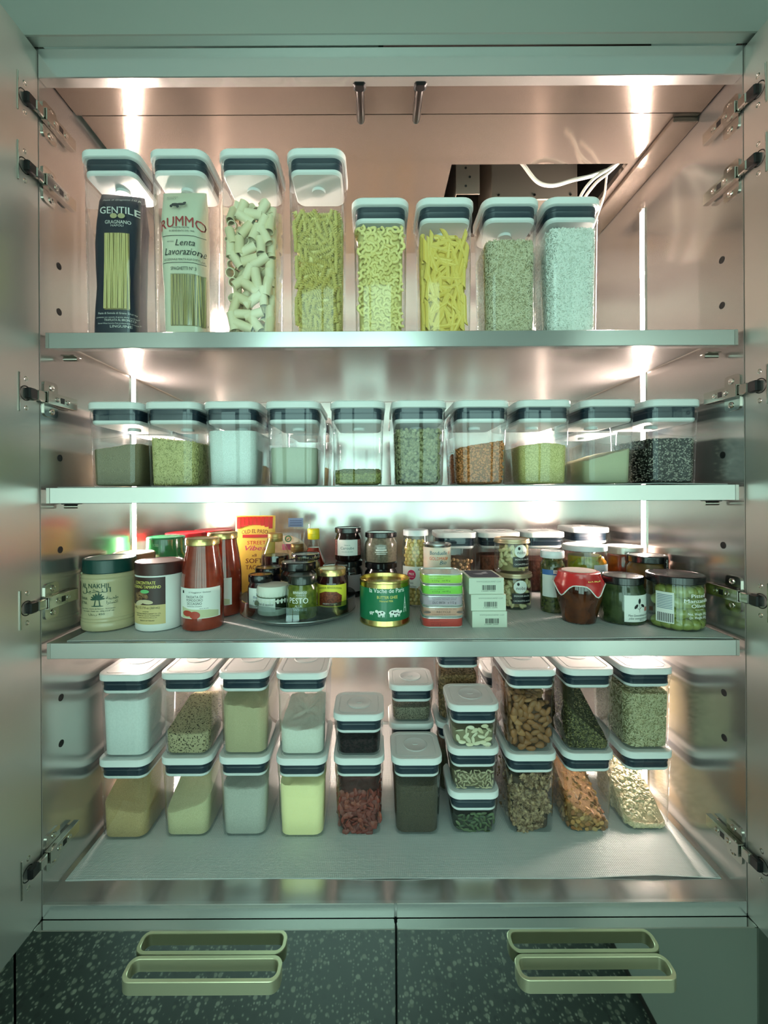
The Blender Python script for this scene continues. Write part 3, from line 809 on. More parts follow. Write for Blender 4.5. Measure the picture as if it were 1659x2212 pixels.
# ---- shapes of single foods
def pasta_tube(L, r, th, slant=0.0, ridges=0, seg=16, rot=0):
    Lp = []
    for rr, side in ((r, 0), (r, 1), (r - th, 1), (r - th, 0)):
        row = []
        for k in range(seg):
            a = 2 * math.pi * k / seg; q = rr - (0.00035 if (ridges and k % 2 and rr == r) else 0)
            x = (-L / 2 if side == 0 else L / 2) + slant * math.cos(a) * q
            row.append((x, q * math.cos(a), q * math.sin(a)))
        Lp.append(row)
    return loft(Lp, closed=True)
def elbow(R=0.0062, r=0.0030, arc=3.6, n=9, seg=8):
    pts = [(R * math.cos(a), R * math.sin(a), 0.0012 * math.sin(a)) for a in [arc * (k / n - 0.5) + math.pi / 2 for k in range(n + 1)]]
    pts = [(x, y - R * 0.35, z) for x, y, z in pts]
    v, f = tube(pts, r, seg, False)
    # hollow ends
    m = len(v) // seg; P = [Vector(p) for p in v]
    out = list(v); ff = list(f)
    for e, inward in ((0, 1), (m - 1, -1)):
        c = sum((P[e * seg + k] for k in range(seg)), Vector()) / seg
        c2 = sum((P[(e + inward) * seg + k] for k in range(seg)), Vector()) / seg
        o = len(out)
        out += [tuple(c + (P[e * seg + k] - c) * 0.55) for k in range(seg)]
        out += [tuple(c2 + (P[(e + inward) * seg + k] - c2) * 0.5) for k in range(seg)]
        for k in range(seg):
            j = (k + 1) % seg
            ff.append((e * seg + k, e * seg + j, o + j, o + k) if e else (e * seg + j, e * seg + k, o + k, o + j))
            ff.append((o + k, o + j, o + seg + j, o + seg + k) if e else (o + j, o + k, o + seg + k, o + seg + j))
        ff.append(tuple(o + seg + k for k in range(seg)))
    return out, ff
def fusillo(L=0.030, r=0.0052, turns=2.3, n=20):
    Lp = []
    for k in range(n + 1):
        x = L * (k / n - 0.5); ph = 2 * math.pi * turns * k / n; row = []
        for q in range(12):
            a = 2 * math.pi * q / 12; rr = r * (0.30 + 0.70 * max(0, math.cos(1.5 * a)) ** 1.2) if q % 4 else r
            rr = r if q % 4 == 0 else (r * 0.62 if q % 2 else r * 0.30)
            row.append((x, rr * math.cos(a + ph), rr * math.sin(a + ph)))
        Lp.append(row)
    return loft(Lp)
def lumpy(rx, ry, rz, seed, amp=0.25, fr=1.6, su=12, sv=8):
    v, f = ell(rx, ry, rz, su, sv); out = []
    for x, y, z in v:
        q = Vector((x / rx, y / ry, z / rz)); s = 1 + amp * mnoise.noise(q * fr + Vector((seed * 7.3, seed * 1.7, seed)))  + 0.5 * amp * mnoise.noise(q * fr * 2.3 + Vector((seed, 3, seed)))
        out.append((x * s, y * s, z * s))
    return out, f
def almond():
    v, f = ell(0.0110, 0.0074, 0.0046, 10, 8); return [(x, y * (1 - 0.32 * (x / 0.0110) ** 1), z) for x, y, z in v], f
def flake(rx, ry, t, seed):
    v, f = ell(rx, ry, t, 8, 6)
    return [(x * (1 + 0.2 * mnoise.noise(Vector((y * 300 + seed, x * 200, 0)))), y * (1 + 0.25 * mnoise.noise(Vector((x * 260, seed, y * 100)))), z + 0.6 * rx * mnoise.noise(Vector((x * 120 + seed * 3, y * 120, seed)))) for x, y, z in v], f

PASTA_Y = island_mat('pasta_yellow', ((238, 206, 104), (246, 216, 118), (230, 196, 92)), 0.45)
PASTA_E = island_mat('pasta_elbow', ((242, 224, 148), (248, 230, 156), (234, 214, 136)), 0.45)
PASTA_P = island_mat('pasta_pale', ((240, 224, 186), (246, 232, 198), (234, 216, 174)), 0.5)
PASTA_F = island_mat('pasta_fusilli', ((244, 224, 146), (250, 230, 156), (236, 214, 132)), 0.45)

# ---- top shelf
ZT, ZM = 0.767, 0.790
LZ = lambda py, z, base: EYE + (VPY - py) * z / F - base
HT, HM = 0.326, 0.254
top_px = (230, 380, 532, 681, 822, 965, 1108, 1243)
T1 = pop(230, ZT, S1, HT, PW, 'tall clear container holding a navy bag of linguine')
T2 = pop(380, ZT, S1, HT, PW, 'tall clear container holding a cream bag of spaghetti')
T3 = pop(532, ZT, S1, HT, PW, 'tall clear container of big pale rigatoni tubes')
T4 = pop(681, ZT, S1, HT, PW, 'tall clear container of yellow fusilli spirals')
T5 = pop(822, ZM, S1, HM, PW, 'medium-tall clear container of small elbow macaroni')
T6 = pop(965, ZM, S1, HM, PW, 'medium-tall clear container of golden penne')
T7 = pop(1108, ZM, S1, HM, PW, 'medium-tall clear container of greenish brown rice')
T8 = pop(1243, ZM, S1, HM, PW, 'medium-tall clear container brimming with white rice')

rig = [pm('rigatoni', pasta_tube(l, 0.0088, 0.0016, 0, 1, 28), PASTA_P) for l in (0.030, 0.033, 0.036)]
fz = fill_z(T3, 405)
pieces(T3, 'rigatoni', rig, lambda u, v: fz - 0.012 + 0.012 * v, 0.0165, 0.0092, 'pale ridged rigatoni tube in the third tall container', 'pasta', 'rigatoni tubes', 0.001, 1.3, 130, (1,), 2, True)
fz4 = fill_z(T4, 447)
fus = [pm('fusilli', fusillo(l, 0.0052, t_), PASTA_F, 70) for l, t_ in ((0.028, 2.2), (0.031, 2.5), (0.025, 2.0))]
pieces(T4, 'fusilli', fus, lambda u, v: fz4 - 0.004 + 0.006 * v, 0.0092, 0.0053, 'yellow fusilli spiral in the tall container', 'pasta', 'fusilli spirals', 0.0005, 0.35, 260, (1,), 1, True)
solid(T4, 'fusilli_heap', fz4 - 0.012, PASTA_F, 'yellow fusilli packed behind the front spirals', 'pasta', 0.0085, 0.003, 2)
fz5 = fill_z(T5, 483)
elb = [pm('macaroni', elbow(0.0060, 0.0029, a), PASTA_E, 60) for a in (3.0, 3.5, 3.9)]
pieces(T5, 'macaroni', elb, lambda u, v: fz5 - 0.003 + 0.004 * v, 0.0078, 0.0034, 'small curved elbow macaroni in the container', 'pasta', 'elbow macaroni', 0.0005, 0.3, 290, (), 1, True)
solid(T5, 'macaroni_heap', fz5 - 0.007, PASTA_E, 'elbow macaroni packed behind the front pieces', 'pasta', 0.0052, 0.002, 3)
fz6 = fill_z(T6, 505)
pen = [pm('penne', pasta_tube(l, 0.0046, 0.0009, 1.3, 1, 18), PASTA_Y) for l in (0.036, 0.040, 0.043)]
pieces(T6, 'penne', pen, lambda u, v: fz6 + 0.006 * u * 0 - 0.006 * abs(u) + 0.004 * v, 0.0098, 0.0046, 'golden slant-cut penne in the container', 'pasta', 'penne quills', 0.0005, 0.22, 200, (-1,), 1, True)
solid(T6, 'penne_heap', fz6 - 0.012, PASTA_Y, 'golden penne packed behind the front quills', 'pasta', 0.0075, 0.003, 4)
RICE = ell(0.0036, 0.0010, 0.0009, 5, 4)
BRICE = island_mat('rice_brown', ((204, 194, 160), (222, 212, 180), (184, 172, 134), (230, 222, 194)), 0.5)
WRICE = island_mat('rice_white', ((238, 240, 230), (246, 248, 240), (226, 228, 216)), 0.45)
fz7 = fill_z(T7, 520)
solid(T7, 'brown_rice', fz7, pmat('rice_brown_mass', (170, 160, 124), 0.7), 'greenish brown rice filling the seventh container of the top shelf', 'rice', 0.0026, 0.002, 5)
grains(T7, 'brown_rice_grains', RICE, lambda u, v: fz7, (3200, 900, 900), BRICE, 'brown rice grains pressed against the clear wall', 'rice', 0.0018, 0.2, True, 0.3)
fz8 = fill_z(T8, 472)
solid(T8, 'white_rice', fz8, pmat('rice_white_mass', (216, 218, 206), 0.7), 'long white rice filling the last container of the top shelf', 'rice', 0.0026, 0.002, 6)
grains(T8, 'white_rice_grains', RICE, lambda u, v: fz8, (4000, 1100, 900), WRICE, 'white rice grains pressed against the clear wall', 'rice', 0.0018, 0.2, True, 0.3)

# bags of long pasta inside the first two containers
def bag_loft(w, d, h, lean, top_tilt, crush, seed):
    Lp = []
    zs = [0, 0.004, 0.02, 0.05, 0.09, 0.13, 0.17, 0.21, 0.25, h - 0.012, h]
    for z in zs:
        k = z / h
        dd = d * (1 if k < 0.86 else max(0.10, 1 - (k - 0.86) / 0.14 * 0.9)); ww = w * crush(k)
        if z < 0.003: dd *= 0.8
        row = []
        for q in range(28):
            a = 2 * math.pi * q / 28 - math.pi / 2; c, s = math.cos(a), math.sin(a)
            x = math.copysign(abs(c) ** 0.55, c) * ww / 2; y = math.copysign(abs(s) ** 0.6, s) * dd / 2
            nz = mnoise.noise(Vector((x * 40 + seed, y * 30, z * 28))) * 0.0022 * (0.3 if s < -0.6 and abs(x) < w * 0.42 else 1)
            row.append((x + lean * k + nz, y + nz * 0.5, z + (top_tilt * x if k > 0.9 else 0)))
        Lp.append(row)
    return loft(Lp)
def bag_front(w, d, lean, h, off, crush):
    def fn(X, Z):
        k = Z / h; u = min(0.97, abs(X - lean * k) / (w * crush(k) / 2))
        s = (1 - u ** (2 / 0.55)) ** 0.5
        dd = d * (1 if k < 0.86 else max(0.10, 1 - (k - 0.86) / 0.14 * 0.9))
        return (X, -(s ** 0.6) * dd / 2 - off, Z)
    return fn
NAVY = pmat('bag_navy', (24, 30, 50), 0.35, bump=0.2, bscale=35)
CREAM = pmat('bag_cream', (214, 214, 190), 0.55, bump=0.15, bscale=40)
FILM = clear('bag_film', (250, 250, 246), 0.10, 0.5, 2.0, 0.12)
STRAND = island_mat('pasta_strand', ((214, 196, 132), (226, 208, 146), (202, 184, 120)), 0.45)
PRINTW = pmat('print_white', (226, 226, 220), 0.5); PRINTG = pmat('print_gold', (196, 186, 140), 0.4, 0.3)
PRINTR = pmat('print_red', (168, 48, 48), 0.5); PRINTK = pmat('print_dark', (46, 48, 48), 0.5)
c1 = lambda k: 0.98 - 0.10 * math.exp(-((k - 0.36) / 0.05) ** 2)
t = thing('pasta_bag', 'navy paper bag of linguine with clear window, in a tall container', 'bag', (T1.loc.x - 0.001, T1.loc.y - 0.006, S1 + 0.004))
H1 = 0.268; mk('sleeve', *bag_loft(0.081, 0.064, H1, 0.004, -0.10, c1, 1), NAVY, t)
zb = lambda py: LZ(py, 0.785, S1 + 0.004); xb = lambda px: (px - 230) * 0.785 / F
fn = bag_front(0.081, 0.064, 0.004, H1, 0.0012, c1)
S_ = ('fn', fn)
wnd = patch('window', t, xb(216), xb(268), zb(668), zb(503), S_, pmat('bag_window', (150, 134, 84), 0.4), 8, 10)
fn2 = bag_front(0.081, 0.064, 0.004, H1, 0.0022, c1)
for k in range(17):
    x = xb(218) + (xb(266) - xb(218)) * k / 16; j = rng.uniform(-0.0012, 0.0012)
    mk('linguine_strand', *tube([fn2(x + j * (q - 2), zb(666) + (zb(505) - zb(666)) * q / 4) for q in range(5)], 0.0013, 6), STRAND, t)
fn3 = bag_front(0.081, 0.064, 0.004, H1, 0.0018, c1); S3_ = ('fn', fn3)
lettering(t, [('Pasta di Gragnano I.G.P.', xb(243), zb(424), 0.0052, 0.066)], PRINTW, S3_, arc=0.0)
lettering(t, [('GENTILE', xb(246), zb(462), 0.0125, 0.064), ('GRAGNANO', xb(245), zb(484), 0.0065, 0.044), ('NAPOLI', xb(244), zb(490), 0.0038, 0.022)], PRINTW, S3_, bold=0.01)
for q in (-1, 1): shape2d('seal', t, oval(xb(245) + q * 0.0068, zb(467), 0.0062, 0.0045), S3_, PRINTG)
lettering(t, [('Pasta di Semola di Grano Duro', xb(240), zb(678), 0.0036, 0.062), ('prodotta con semola di grano duro italiano', xb(240), zb(686), 0.0024, 0.070), ('TRAFILATA AL BRONZO', xb(246), zb(693), 0.0042, 0.050),
              ('Durum Wheat Semolina Pasta produced with bronze die', xb(244), zb(699), 0.0024, 0.070), ('LINGUINE', xb(250), zb(707), 0.0048, 0.036)], PRINTW, S3_)
c2 = lambda k: 0.92 + 0.14 * k
t = thing('pasta_bag', 'cream paper bag of spaghetti with clear window, in a tall container', 'bag', (T2.loc.x, T2.loc.y - 0.004, S1 + 0.004))
H2 = 0.274; mk('sleeve', *bag_loft(0.076, 0.062, H2, -0.004, 0.0, c2, 4), CREAM, t)
fb = lambda off: bag_front(0.076, 0.062, -0.004, H2, off, c2); B2 = ('fn', fb(0.0016)); xb = lambda px: (px - 383) * 0.785 / F
wnd = patch('window', t, xb(362), xb(432), zb(702), zb(590), ('fn', fb(0.0010)), pmat('bag_window', (150, 134, 84)), 8, 8)
for k in range(20):
    x = xb(364) + (xb(430) - xb(364)) * k / 19; j = rng.uniform(-0.0010, 0.0010); f_ = fb(0.0018)
    mk('spaghetti_strand', *tube([f_(x + j * (q - 2), zb(700) + (zb(592) - zb(700)) * q / 4) for q in range(5)], 0.0011, 6), STRAND, t)
patch('window_film', t, xb(362), xb(432), zb(702), zb(590), ('fn', fb(0.0036)), FILM, 8, 8)
lettering(t, [('RUMMO', xb(386), zb(487), 0.0185, 0.078)], PRINTR, B2, bold=0.006, arc=0.007)
lettering(t, [('MAESTRI PASTAI', xb(384), zb(492), 0.0030, 0.030), ('IN BENEVENTO DAL 1846', xb(386), zb(499), 0.0030, 0.044), ('METODO', xb(362), zb(522), 0.0024, 0.012), ('ECCEZIONALE TENUTA ALLA COTTURA', xb(389), zb(561), 0.0036, 0.068), ('SPAGHETTI Nº 3', xb(389), zb(582), 0.0062, 0.044)], PRINTK, B2)
lettering(t, [('Lenta', xb(393), zb(529), 0.0115, 0.034), ('Lavorazione', xb(391), zb(549), 0.0125, 0.070)], PRINTK, B2, shear=0.25)
lettering(t, [('RICICLABILE', xb(358), zb(414), 0.0028, 0.020), ('PASTA 9', xb(358), zb(421), 0.0034, 0.016)], PRINTK, B2)
for zz in (508, 566): patch('rule', t, xb(343), xb(433), zb(zz), zb(zz - 1), B2, PRINTK, 8, 1, 0.0002)
for p_ in (oval(xb(372), zb(441), 0.006, 0.0032), oval(xb(385), zb(440), 0.007, 0.0026), oval(xb(364), zb(444), 0.0026, 0.0026), oval(xb(378), zb(445), 0.0026, 0.0026), oval(xb(392), zb(437), 0.003, 0.0042)):
    shape2d('emblem', t, p_, B2, PRINTK)
lettering(t, [('500 g', xb(430), zb(700), 0.004, 0.012)], PRINTK, B2)

# ---- second shelf: low rectangular containers
Z2, H2_, D2 = 0.820, 0.160, 0.160
def gm(key, a, b, scale=900, bump=0.35, tex='noise', lo=0.38, hi=0.62): return pmat(key, a, 0.8, rgb2=b, scale=scale, bump=bump, bscale=scale * 0.7, tex=tex, lo=lo, hi=hi, spec=0.2)
rows2 = [(240, 'grey-brown poppy seed', 962, gm('poppy', (116, 104, 80), (160, 146, 114), 1500), 'low container of grey-brown fine seed, first on the second shelf'),
         (366, 'green-yellow orzo', 948, gm('orzo_mass', (150, 142, 84), (176, 166, 100), 700), 'low container of thin yellow-green noodle bits on the second shelf'),
         (495, 'white coarse salt', 912, gm('salt', (222, 226, 220), (242, 245, 242), 900, 0.5), 'low container nearly full of coarse white grains'),
         (630, 'grey-green meal', 966, gm('meal', (180, 182, 160), (200, 202, 184), 1600), 'low container half full of grey-green meal'),
         (772, 'olive split pea', 1014, gm('splitpea', (140, 136, 70), (170, 164, 92), 600, 0.5, 'voronoi'), 'low container with a shallow layer of olive split peas'),
         (907, 'green lentil', 906, gm('lentil_mass', (96, 94, 62), (120, 116, 78), 300), 'low container packed with green lentils'),
         (1044, 'orange lentil', 960, gm('redlentil_mass', (150, 92, 48), (176, 112, 60), 500), 'low container half full of orange lentils'),
         (1181, 'pale millet', 958, gm('millet', (196, 182, 108), (230, 216, 146), 900, 0.5, 'voronoi'), 'low container of pale yellow millet'),
         (1322, 'fine greenish flour', 984, gm('finemeal', (184, 182, 148), (194, 192, 158), 1800, 0.1), 'low container of fine greenish flour sloping to one side'),
         (1463, 'mixed quinoa', 950, gm('quinoa_mass', (24, 22, 22), (40, 36, 34), 700), 'low container of black and white quinoa, last on the second shelf')]
LOW = []
for k, (px, nm, fy, m, lab) in enumerate(rows2):
    i = pop(px, Z2, S2 + 0.0012, H2_, D2, lab); LOW.append(i); fzk = fill_z(i, fy)
    fl = fzk
    if k == 0: fl = lambda u, v, z=fzk: z + 0.006 * u
    if k == 1: fl = lambda u, v, z=fzk: z - 0.004 * u
    if k == 4: fl = lambda u, v, z=fzk: z + 0.008 * v
    if k == 6: fl = lambda u, v, z=fzk: z + 0.007 * u
    if k == 7: fl = lambda u, v, z=fzk: z - 0.005 * abs(u)
    if k == 8: fl = lambda u, v, z=fzk: z + 0.012 * u
    solid(i, nm.replace(' ', '_').replace('-', '_'), fl, m, nm + ' filling its low clear container', nm.split()[-1], 0.0062 if k == 5 else (0.0026 if k in (1, 4, 6, 9) else 0.0013), 0.0015, k)
    if k == 1: grains(i, 'orzo_grains', ell(0.0046, 0.0008, 0.0007, 5, 4), fl, (1500, 700, 300), island_mat('orzo', ((206, 194, 126), (222, 210, 144), (188, 174, 108)), 0.5), 'thin noodle bits pressed against the clear wall', 'pasta', 0.0026, 0.25, True, 0.3)
    if k == 5: grains(i, 'lentil_layer', ell(0.0036, 0.0036, 0.0016, 8, 4), fl, (620, 220, 160), island_mat('lentil', ((142, 138, 100), (164, 158, 116), (122, 120, 84), (176, 170, 130)), 0.4), 'green lentils pressed against the clear wall', 'lentils', 0.0044, 0.15, True, 0.5)
    if k == 6: grains(i, 'orange_lentil_layer', ell(0.0021, 0.0021, 0.0012, 7, 4), fl, (600, 300, 260), island_mat('redlentil', ((212, 128, 72), (228, 148, 88), (192, 110, 58)), 0.45), 'small orange lentils pressed against the clear wall', 'lentils', 0.0016, 0.2, True, 0.8)
    if k == 9: grains(i, 'quinoa_layer', ell(0.0013, 0.0013, 0.0011, 6, 4), fl, (1100, 700, 300), island_mat('quinoa', ((20, 18, 18), (196, 188, 170), (30, 26, 26), (28, 24, 22), (206, 200, 184)), 0.45), 'black and white quinoa grains pressed against the clear wall', 'quinoa', 0.0016)
    if k == 4: grains(i, 'split_pea_layer', ell(0.0022, 0.0022, 0.0012, 7, 4), fl, (260, 120, 300), island_mat('splitpea_g', ((150, 148, 78), (172, 168, 96), (130, 128, 62)), 0.45), 'olive split peas resting on the container floor', 'peas', 0.0016)

# second row standing behind the low containers
for px, lab, nm, m, hh in ((326, 'rear low container behind the first two of the second shelf', 'rear_barley', gm('barley', (190, 176, 140), (210, 198, 162), 900), 0.05), (663, 'rear low container seen between the meal and the split peas', 'rear_semolina', gm('semolina', (214, 200, 150), (226, 214, 168), 1200), 0.045),
                           (893, 'rear low container hidden behind the green lentils', 'rear_bean', gm('rearbean', (96, 60, 44), (130, 84, 60), 300), 0.07), (1296, 'rear low container seen past the sloping flour', 'rear_starch', gm('starch', (226, 226, 218), (234, 234, 228), 400, 0.1), 0.06)):
    i = pop(px, 1.0, S2 + 0.0012, H2_, D2, lab)
    solid(i, nm, hh, m, nm.split('_')[1] + ' in the ' + lab.split(' container')[0] + ' container ' + lab.split(' container ')[1], nm.split('_')[1], 0.0013, 0.002, px)

# ---- cabinet floor: stacked containers
FB = ZF + 0.0012
def content(i, fl, nm, m, lab, cat, jag=0.0012, seed=0, inset=0.0013): return solid(i, nm, fl, m, lab, cat, inset, jag, seed)
def slope(z, a=0, b=0, c=0): return lambda u, v: z + a * u + b * v + c * abs(u)
HL = 0.165
Z4 = (0.879, 0.885, 0.886, 0.882, 0.890, 0.888, 0.892, 0.892, 0.8945, 0.898)
X4 = (261, 397, 523, 649, 775, 902, 1027, 1153, 1278, 1407)
low4 = ['lower container of tan raw sugar at the left end of the cabinet floor', 'lower container of pale couscous on the cabinet floor', 'lower container of grey-white flour on the cabinet floor', 'lower container of yellow cornmeal on the cabinet floor',
        'clear container of dried red berries on the cabinet floor', 'single container of dark brown tea grains on the cabinet floor', None,
        'lower container of walnut halves on the cabinet floor', 'lower container of toasted granola on the cabinet floor', 'lower container of rolled oats at the right end of the cabinet floor']
up4 = ['upper container of white flour at the left end of the stacks', 'upper container of speckled buckwheat grain', 'upper container of beige flour near the top', 'upper container half full of white flour with beige crust', None, None, None,
       'upper container packed with almonds', 'upper container of mixed dark seeds heaped to one side', 'upper container full of pale oat groats']
B4, U4 = {}, {}
for k in range(10):
    sq = k in (4, 5, 6)
    dd = PW if sq else 0.16
    if low4[k]: B4[k] = pop(X4[k], Z4[k], FB, HL - 0.005 if sq else HL, dd, low4[k])
    if up4[k]: U4[k] = pop(X4[k] + (1 if k < 5 else -1) * 0, Z4[k], FB + HL + 0.001, HL + 0.006, dd, up4[k])
def fy(i, py): return fill_z(i, py)
content(B4[0], slope(fy(B4[0], 1718), -0.008, 0.03, 0), 'raw_sugar', gm('rawsugar', (170, 142, 98), (196, 168, 122), 900), 'tan raw sugar with a sloping top, in the end container', 'sugar')
content(B4[1], slope(fy(B4[1], 1716), 0.013, 0.028, 0), 'couscous', gm('couscous', (190, 180, 138), (216, 206, 166), 1100), 'pale couscous sloping up to the back of its container', 'couscous', seed=1)
content(B4[2], slope(fy(B4[2], 1700), 0, 0.004, 0.003), 'grey_flour', gm('greyflour', (178, 176, 166), (190, 188, 178), 500, 0.15), 'grey-white flour in the third lower container', 'flour', 0.003, 2)
content(B4[3], slope(fy(B4[3], 1690), 0, 0.006, 0), 'cornmeal', gm('cornmeal', (250, 236, 172), (252, 240, 184), 900, 0.15), 'bright yellow cornmeal in the fourth lower container', 'cornmeal', 0.003, 3)
content(B4[5], slope(fy(B4[5], 1692), 0, 0.006, 0), 'tea', gm('tea', (58, 50, 40), (96, 86, 68), 900, 0.6), 'dark brown tea grains in the single container', 'tea', 0.002, 5)
content(B4[9], slope(fy(B4[9], 1742), -0.006, 0.045, 0), 'rolled_oats', gm('oats_mass', (176, 160, 124), (196, 180, 144), 500), 'rolled oats heaped toward the back of the end container', 'oats', 0.002, 6, 0.0028)
OATS = island_mat('oats', ((222, 204, 164), (236, 220, 184), (204, 184, 140), (244, 230, 198)), 0.6)
grains(B4[9], 'oat_flakes', flake(0.0042, 0.0034, 0.0006, 3), slope(fy(B4[9], 1742), -0.006, 0.045, 0), (420, 300, 520), OATS, 'flat oat flakes lying on the sloping heap', 'oats', 0.0036, 0.3)
content(B4[8], slope(fy(B4[8], 1730), -0.022, 0.035, 0), 'granola', gm('granola_mass', (120, 84, 46), (160, 118, 70), 400), 'toasted granola sloping across its container', 'granola', 0.003, 7, 0.004)
GRAN = island_mat('granola', ((176, 118, 62), (198, 146, 84), (150, 92, 46), (122, 92, 58), (208, 166, 108)), 0.6)
gp = [pm('granola_cluster', flake(0.0058, 0.0042, 0.0012, s), GRAN, 60) for s in range(5)]
pieces(B4[8], 'granola_cluster', gp, slope(fy(B4[8], 1730), -0.022, 0.035, 0), 0.0072, 0.002, 'toasted granola flake in the lower container', 'granola', 'granola flakes', 0.001, 0.5, 260)
WAL = pmat('walnut', (96, 68, 44), 0.55, rgb2=(190, 160, 120), scale=170, lo=0.4, hi=0.72, bump=0.6, bscale=260)
wp = [pm('walnut', lumpy(0.0108, 0.0088, 0.0050, s, 0.75, 2.4, 16, 12), WAL, 80) for s in range(6)]
fw = slope(fy(B4[7], 1668) + 0.0, -0.012, 0.01, 0)
pieces(B4[7], 'walnut', wp, fw, 0.0115, 0.0055, 'crinkled walnut piece in the lower container', 'walnut', 'walnut pieces', 0.0005, 0.5, 170)
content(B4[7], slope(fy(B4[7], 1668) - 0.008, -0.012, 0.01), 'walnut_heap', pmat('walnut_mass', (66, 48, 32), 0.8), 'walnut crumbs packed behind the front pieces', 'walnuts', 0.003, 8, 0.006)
GOJI = island_mat('goji', ((116, 48, 38), (134, 58, 46), (96, 36, 30), (146, 72, 54)), 0.5)
fg = slope(fy(B4[4], 1705), 0.002, 0.004, 0)
pieces(B4[4], 'dried_berry', [pm('dried_berry', lumpy(0.0078, 0.0060, 0.0022, s, 0.5, 1.3), GOJI, 80) for s in range(6)], fg, 0.0074, 0.003, 'wrinkled dried red berry in the square container', 'berry', 'dried red berries', 0.0005, 0.5, 200, (-1, 1))
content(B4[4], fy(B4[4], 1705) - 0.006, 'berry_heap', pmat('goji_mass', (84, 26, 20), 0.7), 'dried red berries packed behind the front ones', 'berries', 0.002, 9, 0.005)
content(U4[0], slope(fy(U4[0], 1507), 0, 0.004, 0), 'white_flour', gm('flour', (226, 228, 224), (232, 234, 230), 300, 0.1), 'white flour filling the end container of the upper stack', 'flour', 0.003, 10)
content(U4[1], slope(fy(U4[1], 1572), 0, 0.012, 0), 'buckwheat', gm('buckwheat', (64, 54, 40), (186, 172, 136), 520, 0.5, 'voronoi', 0.12, 0.2), 'speckled buckwheat grain, a third of its container', 'buckwheat', 0.002, 11)
content(U4[2], slope(fy(U4[2], 1512), -0.005, 0.012, 0), 'beige_flour', gm('beigeflour', (186, 174, 138), (198, 186, 150), 900, 0.2), 'beige flour in the third upper container', 'flour', 0.003, 12)
content(U4[3], slope(fy(U4[3], 1572), 0, 0.006, 0.004), 'soft_flour', gm('softflour', (222, 220, 206), (228, 226, 214), 300, 0.1), 'white flour half filling the fourth upper container', 'flour', 0.004, 13)
ALM = island_mat('almond', ((138, 92, 56), (156, 106, 66), (120, 78, 46), (168, 120, 78)), 0.5)
fa = slope(fy(U4[7], 1508), -0.014, 0.012, 0)
pieces(U4[7], 'almond', [pm('almond', almond(), ALM, 80)], fa, 0.0112, 0.0042, 'brown almond in the upper container', 'almond', 'almonds', 0.0005, 0.35, 200)
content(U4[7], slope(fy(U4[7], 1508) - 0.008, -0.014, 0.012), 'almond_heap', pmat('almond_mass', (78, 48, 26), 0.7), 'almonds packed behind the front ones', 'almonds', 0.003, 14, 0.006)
fs_ = slope(fy(U4[8], 1540), -0.038, 0.03, 0)
content(U4[8], fs_, 'seed_mix', gm('seedmix', (50, 46, 30), (80, 74, 46), 600), 'mixed dark seeds heaped against one side of the container', 'seeds', 0.002, 15, 0.0026)
grains(U4[8], 'mixed_seed_layer', ell(0.0022, 0.0013, 0.0008, 6, 4), fs_, (900, 800, 500), island_mat('seedmix_g', ((52, 48, 32), (116, 108, 62), (38, 34, 26), (150, 140, 88), (64, 60, 36)), 0.45), 'mixed seeds pressed against the clear wall', 'seeds', 0.0016)
fo = slope(fy(U4[9], 1494), 0, 0.008, 0)
content(U4[9], fo, 'oat_groats', gm('groats_mass', (140, 132, 96), (160, 150, 112), 600), 'pale oat groats filling the end container of the upper stack', 'groats', 0.002, 16, 0.0026)
grains(U4[9], 'groat_layer', ell(0.0030, 0.0011, 0.0009, 6, 4), fo, (1900, 1200, 700), island_mat('groats', ((190, 180, 140), (206, 198, 160), (166, 154, 114), (216, 208, 174)), 0.5), 'oat groats pressed against the clear wall', 'groats', 0.0016)
# small square containers
HS = 0.088
q = pop(774, Z4[4], FB + 0.161, HS, PW, 'short square container of black raisins on the red berries')
content(q, fy(q, 1568), 'raisin', gm('raisin', (26, 18, 20), (48, 34, 36), 260, 0.9, 'voronoi'), 'black raisins in the short square container', 'raisins', 0.002, 17)
seedst = []
for k, (nm, lab) in enumerate((('green', 'bottom short container of green pumpkin seeds in a triple stack'), ('sun', 'middle short container of sunflower kernels in a triple stack'), ('white', 'top short container of white pumpkin seeds in a triple stack'))):
    seedst.append(pop(1027, Z4[6], FB + k * (HS + 0.001), HS, PW, lab))
PG = island_mat('pepita', ((66, 84, 52), (86, 104, 64), (52, 68, 42), (104, 116, 76)), 0.45)
PS = island_mat('sunflower', ((172, 160, 126), (190, 178, 146), (150, 138, 104)), 0.5)
PWH = island_mat('white_seed', ((222, 212, 178), (232, 224, 196), (208, 196, 158)), 0.5)
for i, m, rx, ry, dm, nm, lab, gr in ((seedst[0], PG, 0.0068, 0.0034, 0.0066, 'pumpkin_seed', 'flat green pumpkin seed in the bottom short container', 'green pumpkin seeds'), (seedst[1], PS, 0.0052, 0.0024, 0.0054, 'sunflower_seed', 'hulled sunflower kernel in the middle short container', 'sunflower kernels'),
                                      (seedst[2], PWH, 0.0088, 0.0050, 0.0094, 'white_pumpkin_seed', 'large white pumpkin seed in the top short container', 'white pumpkin seeds')):
    z_ = HS - 0.044
    pieces(i, nm, [pm(nm, ell(rx, ry, 0.0014, 8, 6, 0.3), m, 80)], z_, dm, 0.0024, lab, 'seed', gr, 0.0005, 0.45, 180, (), 1, True)
    solid(i, nm + '_heap', z_ - 0.003, pmat('seed_mass_' + nm, (40, 44, 30) if m is PG else ((110, 100, 74) if m is PS else (140, 130, 100)), 0.8), lab.split(' in ')[0].replace('flat ', '').replace('large ', '') + 's packed behind the front ones', 'seeds', 0.0032, 0.001, 3)
